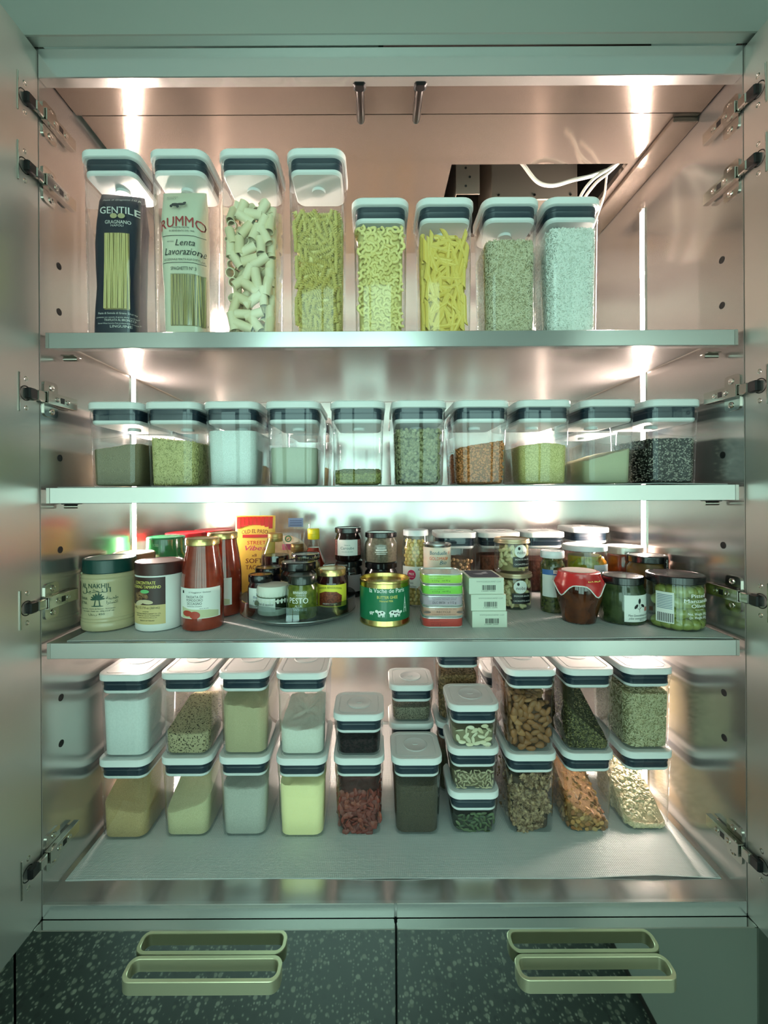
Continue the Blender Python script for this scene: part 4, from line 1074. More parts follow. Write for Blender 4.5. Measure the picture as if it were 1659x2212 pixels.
# containers standing further back on the cabinet floor
i = pop(890, 1.012, FB, HL, PW, 'short-stack base container behind the tea, mostly hidden')
content(i, 0.09, 'dark_grain', gm('darkgrain', (70, 60, 46), (110, 98, 76), 800), 'dark grain in the hidden base container', 'grain')
i = pop(890, 1.012, FB + HL + 0.001, HS, PW, 'short square container of chia seed standing behind the tea')
content(i, HS - 0.046, 'chia', gm('chia', (74, 70, 58), (150, 142, 122), 1000, 0.4, 'voronoi'), 'grey chia seed in the short rear container', 'seeds')
i = pop(993, 1.015, FB, HL, PW, 'rear base container behind the triple stack')
content(i, 0.1, 'rear_grain', gm('darkgrain', (70, 60, 46), (110, 98, 76)), 'grain in the rear base container', 'grain')
i = pop(993, 1.015, FB + HL + 0.001, HL, PW, 'rear upper container of brown whole grain behind the triple stack')
fr_ = fill_z(i, 1460)
content(i, fr_, 'brown_grain', gm('browngrain', (84, 62, 40), (120, 92, 60), 500), 'brown whole grain in the rear upper container', 'grain', inset=0.0028)
grains(i, 'brown_grain_layer', ell(0.0034, 0.0016, 0.0014, 6, 4), lambda u, v: fr_, (520, 200, 300), island_mat('browngrain_g', ((138, 104, 68), (164, 128, 86), (104, 76, 48)), 0.5), 'brown grains pressed against the clear wall', 'grain', 0.0026)
i = pop(1094, 1.10, FB, 0.245, PW, 'far container behind the almonds, only its lid corner showing')
content(i, 0.15, 'dark_bean', gm('darkbean', (60, 36, 26), (90, 56, 40), 300), 'dark beans in the far container', 'beans')
# ------------------------------------------------------------------ third shelf: jars, cans, bottles
B3 = S3 + 0.0013
DROP = EYE - B3
def J(px, base_y, top_y, wpx, z=None, lift=0.0):
    """centre x, y, radius and height of a round thing from its picture outline; z = distance of its front if the base is hidden"""
    zf = z or (DROP - lift) * F / (base_y - VPY)
    hw = wpx / 2 / F
    r = hw * zf / (1 - hw); zc = zf + r
    x = at(px, (top_y + base_y) / 2 if base_y else top_y + 40, zc).x
    h = DROP - lift - (top_y - VPY) * (zf + r * 0.6) / F
    return x, zc - D, r, h

def glossy(key, rgb, rgb2=None, scale=60, rough=0.18, bump=0): return pmat(key, rgb, rough, rgb2=rgb2, scale=scale, coat=0.6, bump=bump, bscale=scale)
def jar(name, label, cat, geo, prof, bmat, lid=None, lift=0.0, rz=0.0, body='body', seg=36, group=None):
    """prof: (radius factor, height in m or negative from the top) list for the body; lid: (radius factor, z0, z1, material, ribs)"""
    x, y, r, h = geo
    t = thing(name, label, cat, (x, y, B3 + lift), rz, group)
    P = [(r * a, (h + z) if z < 0 else z) for a, z in prof]
    mk(body, *lathe(P, seg), bmat, t)
    if lid:
        a, z0, z1, m, ribs = lid; R = r * a; z0 = h + z0 if z0 < 0 else z0; z1 = h if z1 is None else z1
        sg = 72 if ribs else 36
        mk('lid', *lathe([(R * 0.97, z0), (R, z0 + 0.0012), (R, z1 - 0.0018), (R * 0.965, z1 - 0.0002), (R * 0.9, z1), (R * 0.87, z1 - 0.0010), (R * 0.3, z1 - 0.0010)], sg, True, True, ribs, 0.0009 if ribs else 0, (1, 2)), m, t)
    return t, r, h
JARP = [(0.86, 0.0), (0.97, 0.002), (1.0, 0.006), (1.0, -0.030), (0.97, -0.024), (0.86, -0.018), (0.84, -0.004)]
STRAIGHT = [(0.9, 0.0), (0.98, 0.0015), (1.0, 0.005), (1.0, -0.022), (0.95, -0.016), (0.90, -0.014), (0.90, -0.004)]
GOLD = pmat('lid_gold', (214, 190, 128), 0.25, 0.9); BLK = pmat('lid_black', (18, 18, 20), 0.22, coat=0.4); LIDB = pmat('lid_whitemetal', (222, 226, 228), 0.3)
INKG = pmat('ink_green', (18, 66, 50), 0.5); INKW = pmat('ink_white', (236, 238, 232), 0.5); INKY = pmat('ink_yellow', (240, 226, 120), 0.5); INKR = pmat('ink_red', (196, 40, 44), 0.5)
def cs(r, e=0.0006): return ('cyl', r + e)

# tahini
t, r, h = jar('tahini_jar', 'beige tahini jar with dark green ribbed lid, at the shelf end', 'jar', J(238, 1365, 1203, 108),
              [(0.86, 0), (0.97, 0.003), (1.0, 0.008), (1.0, 0.016), (0.975, 0.018), (1.0, 0.020), (0.975, 0.0235), (0.995, 0.026), (0.97, 0.030), (0.97, 0.090), (0.995, 0.094), (0.975, 0.097), (1.0, 0.100), (0.975, 0.103), (0.99, 0.106), (0.93, -0.030), (0.9, -0.024), (0.9, -0.004)],
              pmat('tahini_plastic', (186, 174, 138), 0.28, coat=0.3), (0.94, -0.026, None, pmat('lid_darkgreen', (16, 62, 56), 0.3), 1), rz=0.10)
c = cs(r * 0.97)
lettering(t, [('AL NAKHIL', -0.006, 0.0815, 0.0088, 0.056)], INKG, c, bold=0.004)
lettering(t, [('\ufede\ufef4\ufea8\ufee8\ufedf\ufe8d', -0.006, 0.0735, 0.0085, 0.056)], INKG, c)
lettering(t, [('TAHINA', -0.030, 0.0600, 0.0052, 0.020), ('EXTRA', -0.030, 0.0520, 0.0052, 0.018), ('Sesame Paste - Creme de Sesame - Sesampaste', -0.004, 0.0430, 0.0022, 0.066), ('Net weight / Poids net : 450g (15.87 oz)', -0.002, 0.0385, 0.0026, 0.058), ('\u0627\u0644\u0648\u0632\u0646 450', -0.003, 0.0325, 0.0034, 0.030)], INKG, c)
lettering(t, [('\ufe94\ufee8\ufef4\ufea4\ufec3', 0.024, 0.0605, 0.0060, 0.020), ('\ufe8d\ufead\ufe98\ufeb4\ufedb\ufe8d', 0.024, 0.0525, 0.0056, 0.018)], INKG, c)
palm = []
for sx, sz, hh in ((-0.006, 0.049, 0.014), (0.004, 0.049, 0.015)):
    shape2d('palm_print', t, [(sx - 0.001, sz), (sx + 0.001, sz), (sx * 0.5 + 0.0006, sz + hh), (sx * 0.5 - 0.0006, sz + hh)], c, INKG)
    for q in range(7):
        a = math.pi * q / 6
        shape2d('palm_print', t, oval(sx * 0.5 + 0.005 * math.cos(a), sz + hh + 0.004 * math.sin(a) - 0.002 * abs(math.cos(a)), 0.0055, 0.0015, 12, a if a < 1.6 else a - math.pi), c, INKG)
shape2d('palm_print', t, oval(-0.001, 0.0488, 0.011, 0.0010), c, INKG)
# tamarind
t, r, h = jar('tamarind_jar', 'white jar of tamarind concentrate with brown lid and label', 'jar', J(346, 1364, 1210, 97), [(0.9, 0), (0.98, 0.002), (1, 0.007), (1, -0.026), (0.97, -0.022), (0.97, -0.004)], WHITE, (1.01, -0.0235, None, pmat('lid_brown', (70, 40, 38), 0.35), 0), rz=0.0)
c = cs(r, 0.0003); x0, x1 = -r * 1.5, r * 0.66
lb = patch('upper_label', t, x0, x1, 0.050, h - 0.026, c, pmat('label_brown', (58, 32, 30), 0.45), 16)
lb2 = patch('lower_label', t, x0, x1, 0.0145, 0.050, c, pmat('label_cream', (206, 184, 128), 0.5), 16)
c = cs(r)
lettering(lb, [('CONCENTRATE', -0.010, h - 0.0385, 0.0058, 0.044), ('COOKING TAMARIND', -0.010, h - 0.0460, 0.0058, 0.062)], INKY, c, bold=0.012)
PZ = h - 0.0475 - 0.0850; TAMB = pmat('print_pod', (150, 116, 78), 0.6, rgb2=(92, 62, 42), scale=160); TAMC = pmat('print_pulp', (208, 190, 156), 0.6)
for q, (a, b, w_, h_, ro, m_) in enumerate(((-0.026, 0.075, 0.006, 0.004, 0.4, TAMB), (-0.016, 0.077, 0.006, 0.004, -0.3, TAMB), (-0.008, 0.073, 0.008, 0.0045, -0.5, TAMB), (-0.022, 0.068, 0.010, 0.0045, 0.1, TAMB), (-0.020, 0.060, 0.012, 0.0042, 0.35, TAMC), (-0.004, 0.062, 0.012, 0.0040, -0.1, TAMC))):
    shape2d('pod_print', lb, oval(a, b + PZ, w_, h_, 16, ro), ('cyl', r + 0.0006 + q * 0.00005), m_)
shape2d('leaf_print', lb, oval(-0.008, 0.081 + PZ, 0.009, 0.0035), ('cyl', r + 0.001), pmat('print_leaf', (110, 190, 120), 0.6))
lettering(lb2, [('16 oz. 454 g / 12.17 fl oz (360 mL)', -0.014, 0.0430, 0.0042, 0.066), ('EXPORTER', -0.006, 0.0370, 0.0018, 0.012), ('THAI WORLD IMPORT & EXPORT CO., LTD.', -0.004, 0.0330, 0.0024, 0.050), ('BANGKOK 10110 THAILAND', -0.004, 0.0295, 0.0020, 0.046), ('www.thaiworld.co.th', -0.004, 0.0262, 0.0018, 0.036), ('PRODUCT OF THAILAND', -0.004, 0.0205, 0.0024, 0.028)], INK, c)
# passata bottles
TOM = glossy('passata', (122, 40, 24), (144, 54, 34), 40, 0.12)
def passata(label, geo, rz):
    t, r, h = jar('passata_bottle', label, 'bottle', geo, [(0.86, 0), (0.97, 0.002), (1.0, 0.007), (1.0, 0.082), (0.975, 0.098), (0.88, 0.125), (0.76, 0.150), (0.74, -0.012), (0.74, -0.004)], TOM, (0.80, -0.0135, None, GOLD, 0), rz=rz, group='passata bottles')
    c = cs(r, 0.0003); lb = patch('paper_label', t, -r * 1.15, r * 1.15, 0.0245, 0.080, c, PAPER, 18)
    c = cs(r)
    lettering(lb, [('il Viaggiator Goloso', 0.004, 0.0715, 0.0028, 0.040), ('PASSATA DI', -0.006, 0.0620, 0.0048, 0.031), ('POMODORO', -0.006, 0.0560, 0.0048, 0.031), ('SICCAGNO', -0.006, 0.0500, 0.0048, 0.028), ('POMODORO SICILIANO', -0.006, 0.0462, 0.0018, 0.028), ('SICILIA', 0.012, 0.0420, 0.0016, 0.016)], INK, c)
    shape2d('badge', lb, [(-0.0325, 0.0705), (-0.028, 0.0705), (-0.028, 0.0755), (-0.0325, 0.0755)], c, INK)
    shape2d('hill_print', lb, [(-0.034, 0.0255), (0.04, 0.0255), (0.04, 0.036), (0.02, 0.040), (0, 0.034), (-0.016, 0.042), (-0.034, 0.046)], ('cyl', r + 0.00045), pmat('print_hill', (196, 196, 158), 0.6))
    TR = pmat('print_tomato', (178, 62, 44), 0.5)
    for a, b, w_, h_ in ((-0.020, 0.034, 0.011, 0.0055), (-0.005, 0.031, 0.010, 0.0070)): shape2d('tomato_print', lb, oval(a, b, w_, h_), ('cyl', r + 0.0008), TR)
    return t, r
GP = J(438, 1364, 1161, 87)
passata('tall tomato passata bottle in front with its whole label showing', GP, 0.12)
GQ = (at(522, 1240, 0.94).x - GP[2], 0.935 - D, GP[2], GP[3] + 0.002)
passata('tomato passata bottle half hidden behind the front one', GQ, -0.35)
# jars behind the tahini
jar('olive_jar', 'squat olive-brown jar with flat wide lid behind the tahini', 'jar', J(289, None, 1192, 84, 0.90), STRAIGHT, glossy('olive_brown', (84, 78, 48)), (1.0, -0.016, None, pmat('lid_olive', (126, 116, 92), 0.35, 0.2), 0))
t, r, h = jar('green_jar', 'tall translucent green plastic jar with stepped green cap', 'jar', J(359, None, 1158, 90, 1.005), [(0.9, 0), (1, 0.005), (1, -0.060), (0.97, -0.054), (1.0, -0.048), (0.98, -0.042), (0.88, -0.034), (0.86, -0.004)], glossy('green_plastic', (20, 92, 48)), (0.86, -0.030, None, glossy('green_cap', (24, 100, 62)), 1))
lettering(t, [('1000', -0.004, h - 0.020, 0.007, 0.014)], pmat('ink_palegreen', (110, 170, 140), 0.4), ('cyl', r * 0.86 + 0.0008))
RED = pmat('lid_red', (196, 34, 46), 0.35)
jar('red_lid_jar', 'white jar with ribbed red lid beside the green jar', 'jar', J(401, None, 1149, 80, 1.10), STRAIGHT, WHITE, (1.02, -0.022, None, RED, 1))
jar('red_lid_jar', 'white jar with ribbed red lid, farther back of the two', 'jar', J(462, None, 1143, 78, 1.19), STRAIGHT, WHITE, (1.02, -0.022, None, RED, 1))
# taco pouch
t = thing('taco_pouch', 'yellow and red pouch of soft tacos leaning at the back', 'pouch', (at(546, 1200, 1.11).x, 0.372, B3), 0.06, None, -0.10)
def pouch_loft(w, h, d, seed, nz=10, flare=0.0):
    L = []
    for k in range(nz + 1):
        z = h * k / nz; e = math.sin(math.pi * min(1, max(0, k / nz))) ** 0.5; dd = max(0.0012, d * e); ww = w * (1 + flare * (k / nz - 0.5))
        L.append([(math.copysign(abs(math.cos(a)) ** 0.7, math.cos(a)) * ww / 2, math.copysign(abs(math.sin(a)) ** 0.9, math.sin(a)) * dd / 2 + 0.0015 * mnoise.noise(Vector((math.cos(a) * 3 + seed, z * 40, seed))), z) for a in [2 * math.pi * q / 28 - math.pi / 2 for q in range(28)]])
    return loft(L)
YEL = pmat('pouch_yellow', (232, 196, 84), 0.3, bump=0.1, bscale=30)
PH, PWD = 0.196, 0.102
mk('pouch_body', *pouch_loft(PWD, PH, 0.022, 2), YEL, t)
def pf(off, d=0.022, h=PH, w=PWD):
    def fn(X, Z):
        e = math.sin(math.pi * min(1, max(0, Z / h))) ** 0.5; u = min(0.98, abs(X) / (w / 2)); s = (1 - u ** (2 / 0.7)) ** 0.5
        return (X, -max(0.0006, d * e / 2 * s ** 0.9) - 0.0015 - off, Z)
    return ('fn', fn)
TILE = pmat('pouch_red', (178, 38, 34), 0.35)
for q in range(9):
    x0 = -0.046 + q * 0.0102; b = 0.168 - 0.010 * (abs(q - 4) / 4.0) ** 2 + 0.004
    patch('roof_tile', t, x0, x0 + 0.0096, b, 0.193, pf(0.0012), TILE, 4, 4)
patch('red_band', t, -0.030, 0.034, 0.139, 0.147, pf(0.0006), TILE, 10, 1)
lettering(t, [('OLD EL PASO', 0.001, 0.151, 0.0105, 0.066)], pmat('ink_brown', (112, 40, 22), 0.5), pf(0.0012), bold=0.012, arc=0.003)
lettering(t, [('STREET', 0.006, 0.122, 0.0095, 0.046)], INKR, pf(0.0010), bold=0.01)
lettering(t, [('Vibes', 0.004, 0.107, 0.0125, 0.052)], pmat('ink_pink', (206, 66, 110), 0.5), pf(0.0010), bold=0.012, shear=0.3)
lettering(t, [('x8', 0.001, 0.091, 0.0075, 0.012), ('SOFT', 0.001, 0.075, 0.0120, 0.042), ('TACOS', 0.001, 0.059, 0.0110, 0.042)], pmat('ink_brown', (112, 40, 22), 0.5), pf(0.0010), bold=0.015)
# bag of flat wraps
t = thing('wrap_bag', 'clear bag of round flat wraps with blue tag behind the tacos', 'bag', (at(614, 1200, 1.20).x, 0.455, B3), 0.04, None, -0.06)
WR = pmat('wrap_bread', (206, 184, 150), 0.7, rgb2=(184, 158, 122), scale=60)
for q in range(4):
    mk('flat_wrap', *xf(lathe([(0.0, 0), (0.062, 0), (0.064, 0.0016), (0.062, 0.0034), (0, 0.0034)], 32, False, False), Matrix.Translation((0.004, 0.010 - q * 0.0042, 0.072)) @ Matrix.Rotation(math.pi / 2, 4, 'X')), WR, t)
mk('film', *pouch_loft(0.140, 0.205, 0.040, 7), clear('bag_film2', (252, 253, 252), 0.05, 0.5, 2.2, 0.08), t)
bl = patch('tag', t, 0.012, 0.052, 0.160, 0.184, ('flat', -0.021), pmat('tag_blue', (116, 140, 178), 0.5), 4)
for zz in (0.176, 0.170, 0.164): patch('print_line', bl, 0.016, 0.048, zz, zz + 0.0016, ('flat', -0.0214), pmat('ink_navy', (60, 76, 120), 0.5), 2, 1, 0.0002)
eb = mk('emblem', *xf(lathe([(0.006, 0), (0.009, 0), (0.009, 0.0004), (0.006, 0.0004)], 24, False, False), Matrix.Translation((0.012, -0.0215, 0.128)) @ Matrix.Rotation(math.pi / 2, 4, 'X')), pmat('emblem_green', (48, 130, 84), 0.5), t)
shape2d('check_mark', eb, [(0.007, 0.128), (0.0105, 0.1235), (0.018, 0.133), (0.0105, 0.127)], ('flat', -0.0222), pmat('emblem_green', (48, 130, 84)))
patch('pink_print', t, -0.004, 0.022, 0.098, 0.114, ('flat', -0.0215), pmat('print_pink', (204, 96, 140), 0.5), 4)

# turntable and what stands on it
TT = J(645, 1362, 1308, 244)
LIFT = 0.014
t = thing('turntable', 'low round clear plastic turntable crowded with small jars', 'turntable', (TT[0], TT[1], B3))
R = TT[2]
mk('base', *lathe([(R * 0.80, 0), (R * 0.82, 0.002), (R * 0.82, 0.007), (R * 0.6, 0.008)], 48), pmat('turntable_base', (96, 100, 100), 0.3, coat=0.3), t)
mk('tray', *lathe([(R * 0.90, 0.008), (R * 0.96, 0.0085), (R, 0.014), (R * 1.0, 0.040), (R * 1.005, 0.042), (R * 0.985, 0.042), (R * 0.98, 0.015), (R * 0.94, 0.0115), (R * 0.02, 0.0115)], 64), clear('tray_plastic', (224, 230, 230), 0.07, 0.85, 2.2), t)
mk('rim_ring', *lathe([(R * 1.0, 0.0120), (R * 1.004, 0.0132), (R * 1.004, 0.0142), (R * 1.0, 0.0150)], 64, False, False), pmat('rim_chrome', (150, 154, 154), 0.2, 0.9), t)
def on(px, top_y, wpx, zf): return J(px, None, top_y, wpx, zf, LIFT)
DKRED = glossy('jam_dark', (44, 14, 16)); DKNAVY = glossy('dark_navy', (18, 18, 34)); SOY = glossy('soy_dark', (40, 16, 18))
t, r, h = jar('pesto_jar', 'green pesto jar with dark lid at the front of the turntable', 'jar', on(653, 1242, 66, 0.826), JARP, glossy('pesto', (74, 84, 22), (110, 118, 40), 120), (0.95, -0.0165, None, pmat('lid_darkolive', (24, 32, 26), 0.25, coat=0.4), 0), LIFT)
lettering(t, [('BENNARDO', 0, 0.0500, 0.0048, 0.027), ('TRAPANI', 0, 0.0465, 0.0016, 0.016), ('PESTO', -0.003, 0.0320, 0.0108, 0.038), ('ALLA', -0.003, 0.0245, 0.0050, 0.014), ('TRAPANESE', -0.002, 0.0180, 0.0050, 0.030)], INKW, cs(r), bold=0.008)
t, r, h = jar('cream_jar', 'small white jar with cloth cover tied by string', 'jar', on(590, 1262, 66, 0.850), [(0.88, 0), (0.98, 0.002), (1, 0.006), (1, -0.026), (0.94, -0.020), (0.9, -0.004)], pmat('cream_glass', (205, 210, 196), 0.25, coat=0.5), None, LIFT)
mk('cloth_cover', *lathe([(1.03 * r, h - 0.034), (1.05 * r, h - 0.028), (0.98 * r, h - 0.022), (1.04 * r, h - 0.018), (1.06 * r, h - 0.010), (0.98 * r, h - 0.002), (0.7 * r, h), (0.2 * r, h + 0.0005)], 48, False, True, 1, 0.0012, (0, 4)), pmat('cloth_white', (226, 228, 216), 0.8), t)
mk('string', *tube([((1.03 * r) * math.cos(a), (1.03 * r) * math.sin(a), h - 0.0215 + 0.001 * math.sin(a)) for a in [2 * math.pi * k / 32 for k in range(33)]], 0.0009, 6), pmat('string_green', (88, 104, 80), 0.7), t)
mk('wax_tag', *xf(lathe([(0.001, 0), (0.006, 0), (0.0062, 0.001), (0.001, 0.0014)], 16), Matrix.Translation((-r * 0.92, -r * 0.55, h - 0.036)) @ Matrix.Rotation(-0.6, 4, 'Z') @ Matrix.Rotation(math.pi / 2, 4, 'X')), pmat('wax_grey', (110, 118, 98), 0.5), t)
lb = patch('paper_label', t, -r * 0.95, r * 0.35, 0.010, 0.036, cs(r, 0.0003), PAPER, 10)
lettering(lb, [('Pat\u00e9 di basilico', -r * 0.32, 0.0215, 0.0055, 0.034)], INK, cs(r), shear=0.2)
patch('dark_window', t, r * 0.36, r * 1.2, 0.014, 0.036, cs(r, 0.0003), pmat('dark_green_paste', (30, 38, 26), 0.2, coat=0.5), 8)
t, r, h = jar('chutney_jar', 'slim dark chutney jar with black lid and white wavy label', 'jar', on(563, 1240, 54, 0.876), JARP, DKRED, (0.95, -0.015, None, BLK, 0), LIFT, rz=0.15)
lb = patch('paper_label', t, -r * 1.0, r * 1.0, 0.010, 0.050, cs(r, 0.0003), PAPER, 12)
lettering(lb, [('Bar', -0.007, 0.030, 0.0050, 0.011), ('\u00e0 la', -0.008, 0.023, 0.0046, 0.009), ('&', -0.003, 0.038, 0.006, 0.006)], pmat('ink_navy', (60, 76, 120)), cs(r))
t, r, h = jar('harissa_jar', 'dark red harissa jar with gold lid and yellow label', 'jar', on(717, 1228, 66, 0.875), JARP, DKRED, (0.93, -0.014, None, GOLD, 0), LIFT, rz=-0.05)
lb = patch('paper_label', t, -r * 1.3, r * 1.3, 0.012, 0.056, cs(r, 0.0003), pmat('label_yellow', (236, 222, 70), 0.5), 16)
shape2d('picture', lb, [(-0.024, 0.014), (0.024, 0.014), (0.026, 0.034), (0.014, 0.042), (-0.010, 0.043), (-0.024, 0.038)], cs(r, 0.0005), pmat('print_pepper', (92, 34, 22), 0.5, rgb2=(150, 70, 40), scale=260))
lettering(lb, [('HARISSA BENSOUSSAN', 0, 0.0490, 0.0042, 0.050)], INK, cs(r), arc=0.003)
lettering(lb, [('recette maison', 0, 0.0175, 0.0036, 0.030)], INKW, cs(r, 0.0009), shear=0.2)
jar('sauce_jar', 'dark sauce jar with black lid peeping behind the harissa', 'jar', on(724, 1222, 56, 0.955), JARP, glossy('sauce_brown', (60, 40, 30)), (0.97, -0.013, None, BLK, 0), LIFT)
t, r, h = jar('wide_jar', 'wide dark glass jar with shiny black lid behind the pesto', 'jar', on(645, 1213, 76, 0.895), JARP, glossy('dark_glass', (30, 26, 24)), (0.98, -0.017, None, BLK, 0), LIFT)
patch('paper_label', t, -r * 1.2, r * 1.2, 0.016, 0.058, cs(r, 0.0003), pmat('label_sand', (206, 190, 150), 0.5), 12)
jar('navy_jar', 'small navy jar with black lid behind the chutney', 'jar', on(581, 1225, 60, 0.935), JARP, DKNAVY, (0.97, -0.015, None, BLK, 0), LIFT)
t, r, h = jar('mustard_jar', 'mustard jar with lettered black lid near the back of the turntable', 'jar', on(660, 1196, 62, 0.966), JARP, glossy('mustard', (182, 160, 96)), (0.98, -0.013, None, BLK, 0), LIFT)
lettering(t, [('MAILLE - 1747 - MAILLE - 1747 - MAILLE', 0, h - 0.0095, 0.0050, r * 4.2)], pmat('ink_gold', (206, 190, 130), 0.4), cs(r * 0.98), bold=0.01)
def bottle(name, label, geo, capr, caph, cap, liquid, fillz, neck, bodyh, lift=LIFT):
    x, y, r, h = geo
    t = thing(name, label, 'bottle', (x, y, B3 + lift))
    out = [(r * 0.9, 0), (r, 0.004), (r, bodyh), (r * 0.93, bodyh + 0.012), (neck * 1.25, bodyh + 0.042), (neck, bodyh + 0.054), (neck, h - 0.004)]
    mk('glass', *lathe(out, 32, True, True), GLASS, t)
    ins = [(r * 0.86, 0.002), (r * 0.95, 0.006)] + [(a * 0.95, z) for a, z in out[2:] if z < fillz]
    last = ins[-1]; nxt = [q for q in out if q[1] >= fillz][0]; k = (fillz - last[1]) / max(1e-4, nxt[1] - last[1])
    ins.append((last[0] + (nxt[0] * 0.95 - last[0]) * k, fillz))
    mk('liquid', *lathe(ins, 32), liquid, t)
    mk('cap', *lathe([(capr * 0.97, h - caph), (capr, h - caph + 0.001), (capr, h - caph * 0.5), (capr * 0.95, h - caph * 0.48), (capr, h - caph * 0.45), (capr, h - 0.002), (capr * 0.92, h)], 36), cap, t)
    return t, r, h
g = (at(594, 1200, 1.065).x, 0.318, 0.0345, DROP - LIFT - (1150 - VPY) * 1.07 / F)
bottle('sauce_bottle', 'glass sauce bottle with golden cap and dark red liquid', g, 0.0185, 0.020, pmat('cap_bronze', (168, 140, 84), 0.35, 0.5), SOY, 0.090, 0.0155, 0.085)
g = (at(673, 1180, 1.06).x, 0.345, 0.030, DROP - LIFT - (1143 - VPY) * 1.07 / F)
bottle('chili_bottle', 'slim bottle of red chili sauce with bright yellow cap', g, 0.0148, 0.026, pmat('cap_yellow', (244, 220, 40), 0.35), glossy('chili', (170, 46, 26)), 0.104, 0.012, 0.060)
g = (at(637, 1190, 1.07).x, 0.352, 0.028, DROP - LIFT - (1175 - VPY) * 1.08 / F)
bottle('syrup_bottle', 'short bottle with stepped bronze cap between the two sauces', g, 0.0165, 0.020, pmat('cap_bronze2', (132, 104, 62), 0.35, 0.5), glossy('syrup', (90, 44, 28)), 0.06, 0.014, 0.045)

# stacked jars at the back
XJ = at(752, 1250, 1.085).x
t, r, h = jar('preserve_jar', 'lower dark preserve jar carrying the carob jar', 'jar', (XJ + 0.002, 0.335, 0.034, 0.088), JARP, glossy('preserve', (30, 24, 24)), (0.97, -0.014, None, BLK, 0))
patch('paper_label', t, -r * 0.5, r * 1.1, 0.016, 0.056, cs(r, 0.0003), pmat('label_greylilac', (168, 160, 164), 0.5), 10)
t, r, h = jar('carob_jar', 'carob spread jar with white label, stacked on a dark jar', 'jar', (XJ, 0.335, 0.0335, 0.080), JARP, glossy('carob', (26, 14, 12)), (0.97, -0.013, None, BLK, 0), 0.0885)
lb = patch('paper_label', t, -r * 0.8, r * 0.8, 0.014, 0.052, cs(r, 0.0003), PAPER, 12)
for s in (-1, 1): patch('red_border', t, min(s * r * 0.82, s * r * 1.2), max(s * r * 0.82, s * r * 1.2), 0.014, 0.052, cs(r, 0.0003), pmat('border_red', (120, 50, 48), 0.5, rgb2=(176, 120, 110), scale=500), 5)
lettering(lb, [('Caroube', 0, 0.029, 0.0066, 0.034), ('M\u00e9lasse de', 0, 0.038, 0.0026, 0.014), ('Caroube du Liban', 0, 0.0225, 0.0024, 0.028)], pmat('ink_teal', (50, 100, 96), 0.5), cs(r))
XK = at(823, 1250, 1.07).x
jar('berry_jar', 'black lidded jar of dark preserve under the grey jar', 'jar', (XK, 0.322, 0.040, 0.086), JARP, glossy('berrydark', (14, 12, 16)), (0.97, -0.014, None, BLK, 0))
t, r, h = jar('grey_jar', 'glass jar of grey spread with black lid, stacked beside the carob', 'jar', (XK, 0.322, 0.0395, 0.072), JARP, glossy('greyspread', (120, 116, 100), (98, 94, 82), 200), (0.98, -0.013, None, BLK, 0), 0.0865)
for q, (zz, ww) in enumerate(((0.036, 0.010), (0.030, 0.013), (0.0255, 0.015), (0.0215, 0.012))): patch('print_line', t, -ww, ww, zz, zz + (0.0030 if q == 1 else 0.0016), cs(r, 0.0005), INKW, 8, 1, 0.0002)

# ghee can
t, r, h = jar('ghee_can', 'green and gold butter ghee can with raised rim', 'can', J(831, 1357, 1250, 108), [(0.97, 0), (1.0, 0.0015), (1.0, 0.004), (0.985, 0.0055), (0.985, -0.006), (1.0, -0.005), (1.0, -0.0015), (0.985, 0.0 - 0.0001), (0.95, -0.0012), (0.93, -0.008), (0.2, -0.008)], pmat('tin_gold', (206, 184, 118), 0.22, 1.0))
c = cs(r * 0.985, 0.0004)
lb = patch('label', t, -r * 2.6, r * 2.6, 0.012, h - 0.014, c, pmat('label_green', (14, 112, 72), 0.35, coat=0.3), 40)
c = cs(r * 0.985, 0.0008)
lettering(lb, [('la Vache de Paris', 0.004, 0.0655, 0.0088, 0.072)], INKW, c, bold=0.014)
lettering(lb, [('BUTTER GHEE', 0.004, 0.0545, 0.0056, 0.040), ('Natural Milk', 0.002, 0.0485, 0.0038, 0.026)], INKY, c, bold=0.006)
def cow(cx, cz, s, fl=1):
    for a, b, w_, h_ in ((0, 0.006, 0.0075, 0.0042), (0.0085, 0.0085, 0.0030, 0.0026), (-0.005, 0.0018, 0.0010, 0.0035), (0.005, 0.0018, 0.0010, 0.0035), (-0.0025, 0.0016, 0.0010, 0.0035), (0.0025, 0.0016, 0.0010, 0.0035)):
        shape2d('cow_print', lb, oval(cx + a * s * fl, cz + b * s, w_ * s, h_ * s, 14), c, INKW)
    for a, b in ((-0.002, 0.007), (0.003, 0.005)): shape2d('cow_print', lb, oval(cx + a * s * fl, cz + b * s, 0.0018 * s, 0.0014 * s, 10), cs(r * 0.985, 0.0011), INK)
cow(-0.028, 0.024, 0.55); cow(-0.008, 0.0215, 1.05, -1); cow(0.015, 0.0215, 1.1, 1); cow(0.024, 0.021, 0.9, 1)
for pts in ([(0.0385, 0.026), (0.0400, 0.026), (0.0425, 0.055), (0.0415, 0.055)], [(0.0465, 0.026), (0.0450, 0.026), (0.0420, 0.055), (0.0428, 0.055)], [(0.0393, 0.034), (0.0458, 0.034), (0.0456, 0.0352), (0.0395, 0.0352)], [(0.0405, 0.043), (0.0445, 0.043), (0.0443, 0.044), (0.0407, 0.044)], [(0.0418, 0.055), (0.0424, 0.055), (0.0421, 0.065)]):
    shape2d('tower_print', lb, pts, c, INKW)

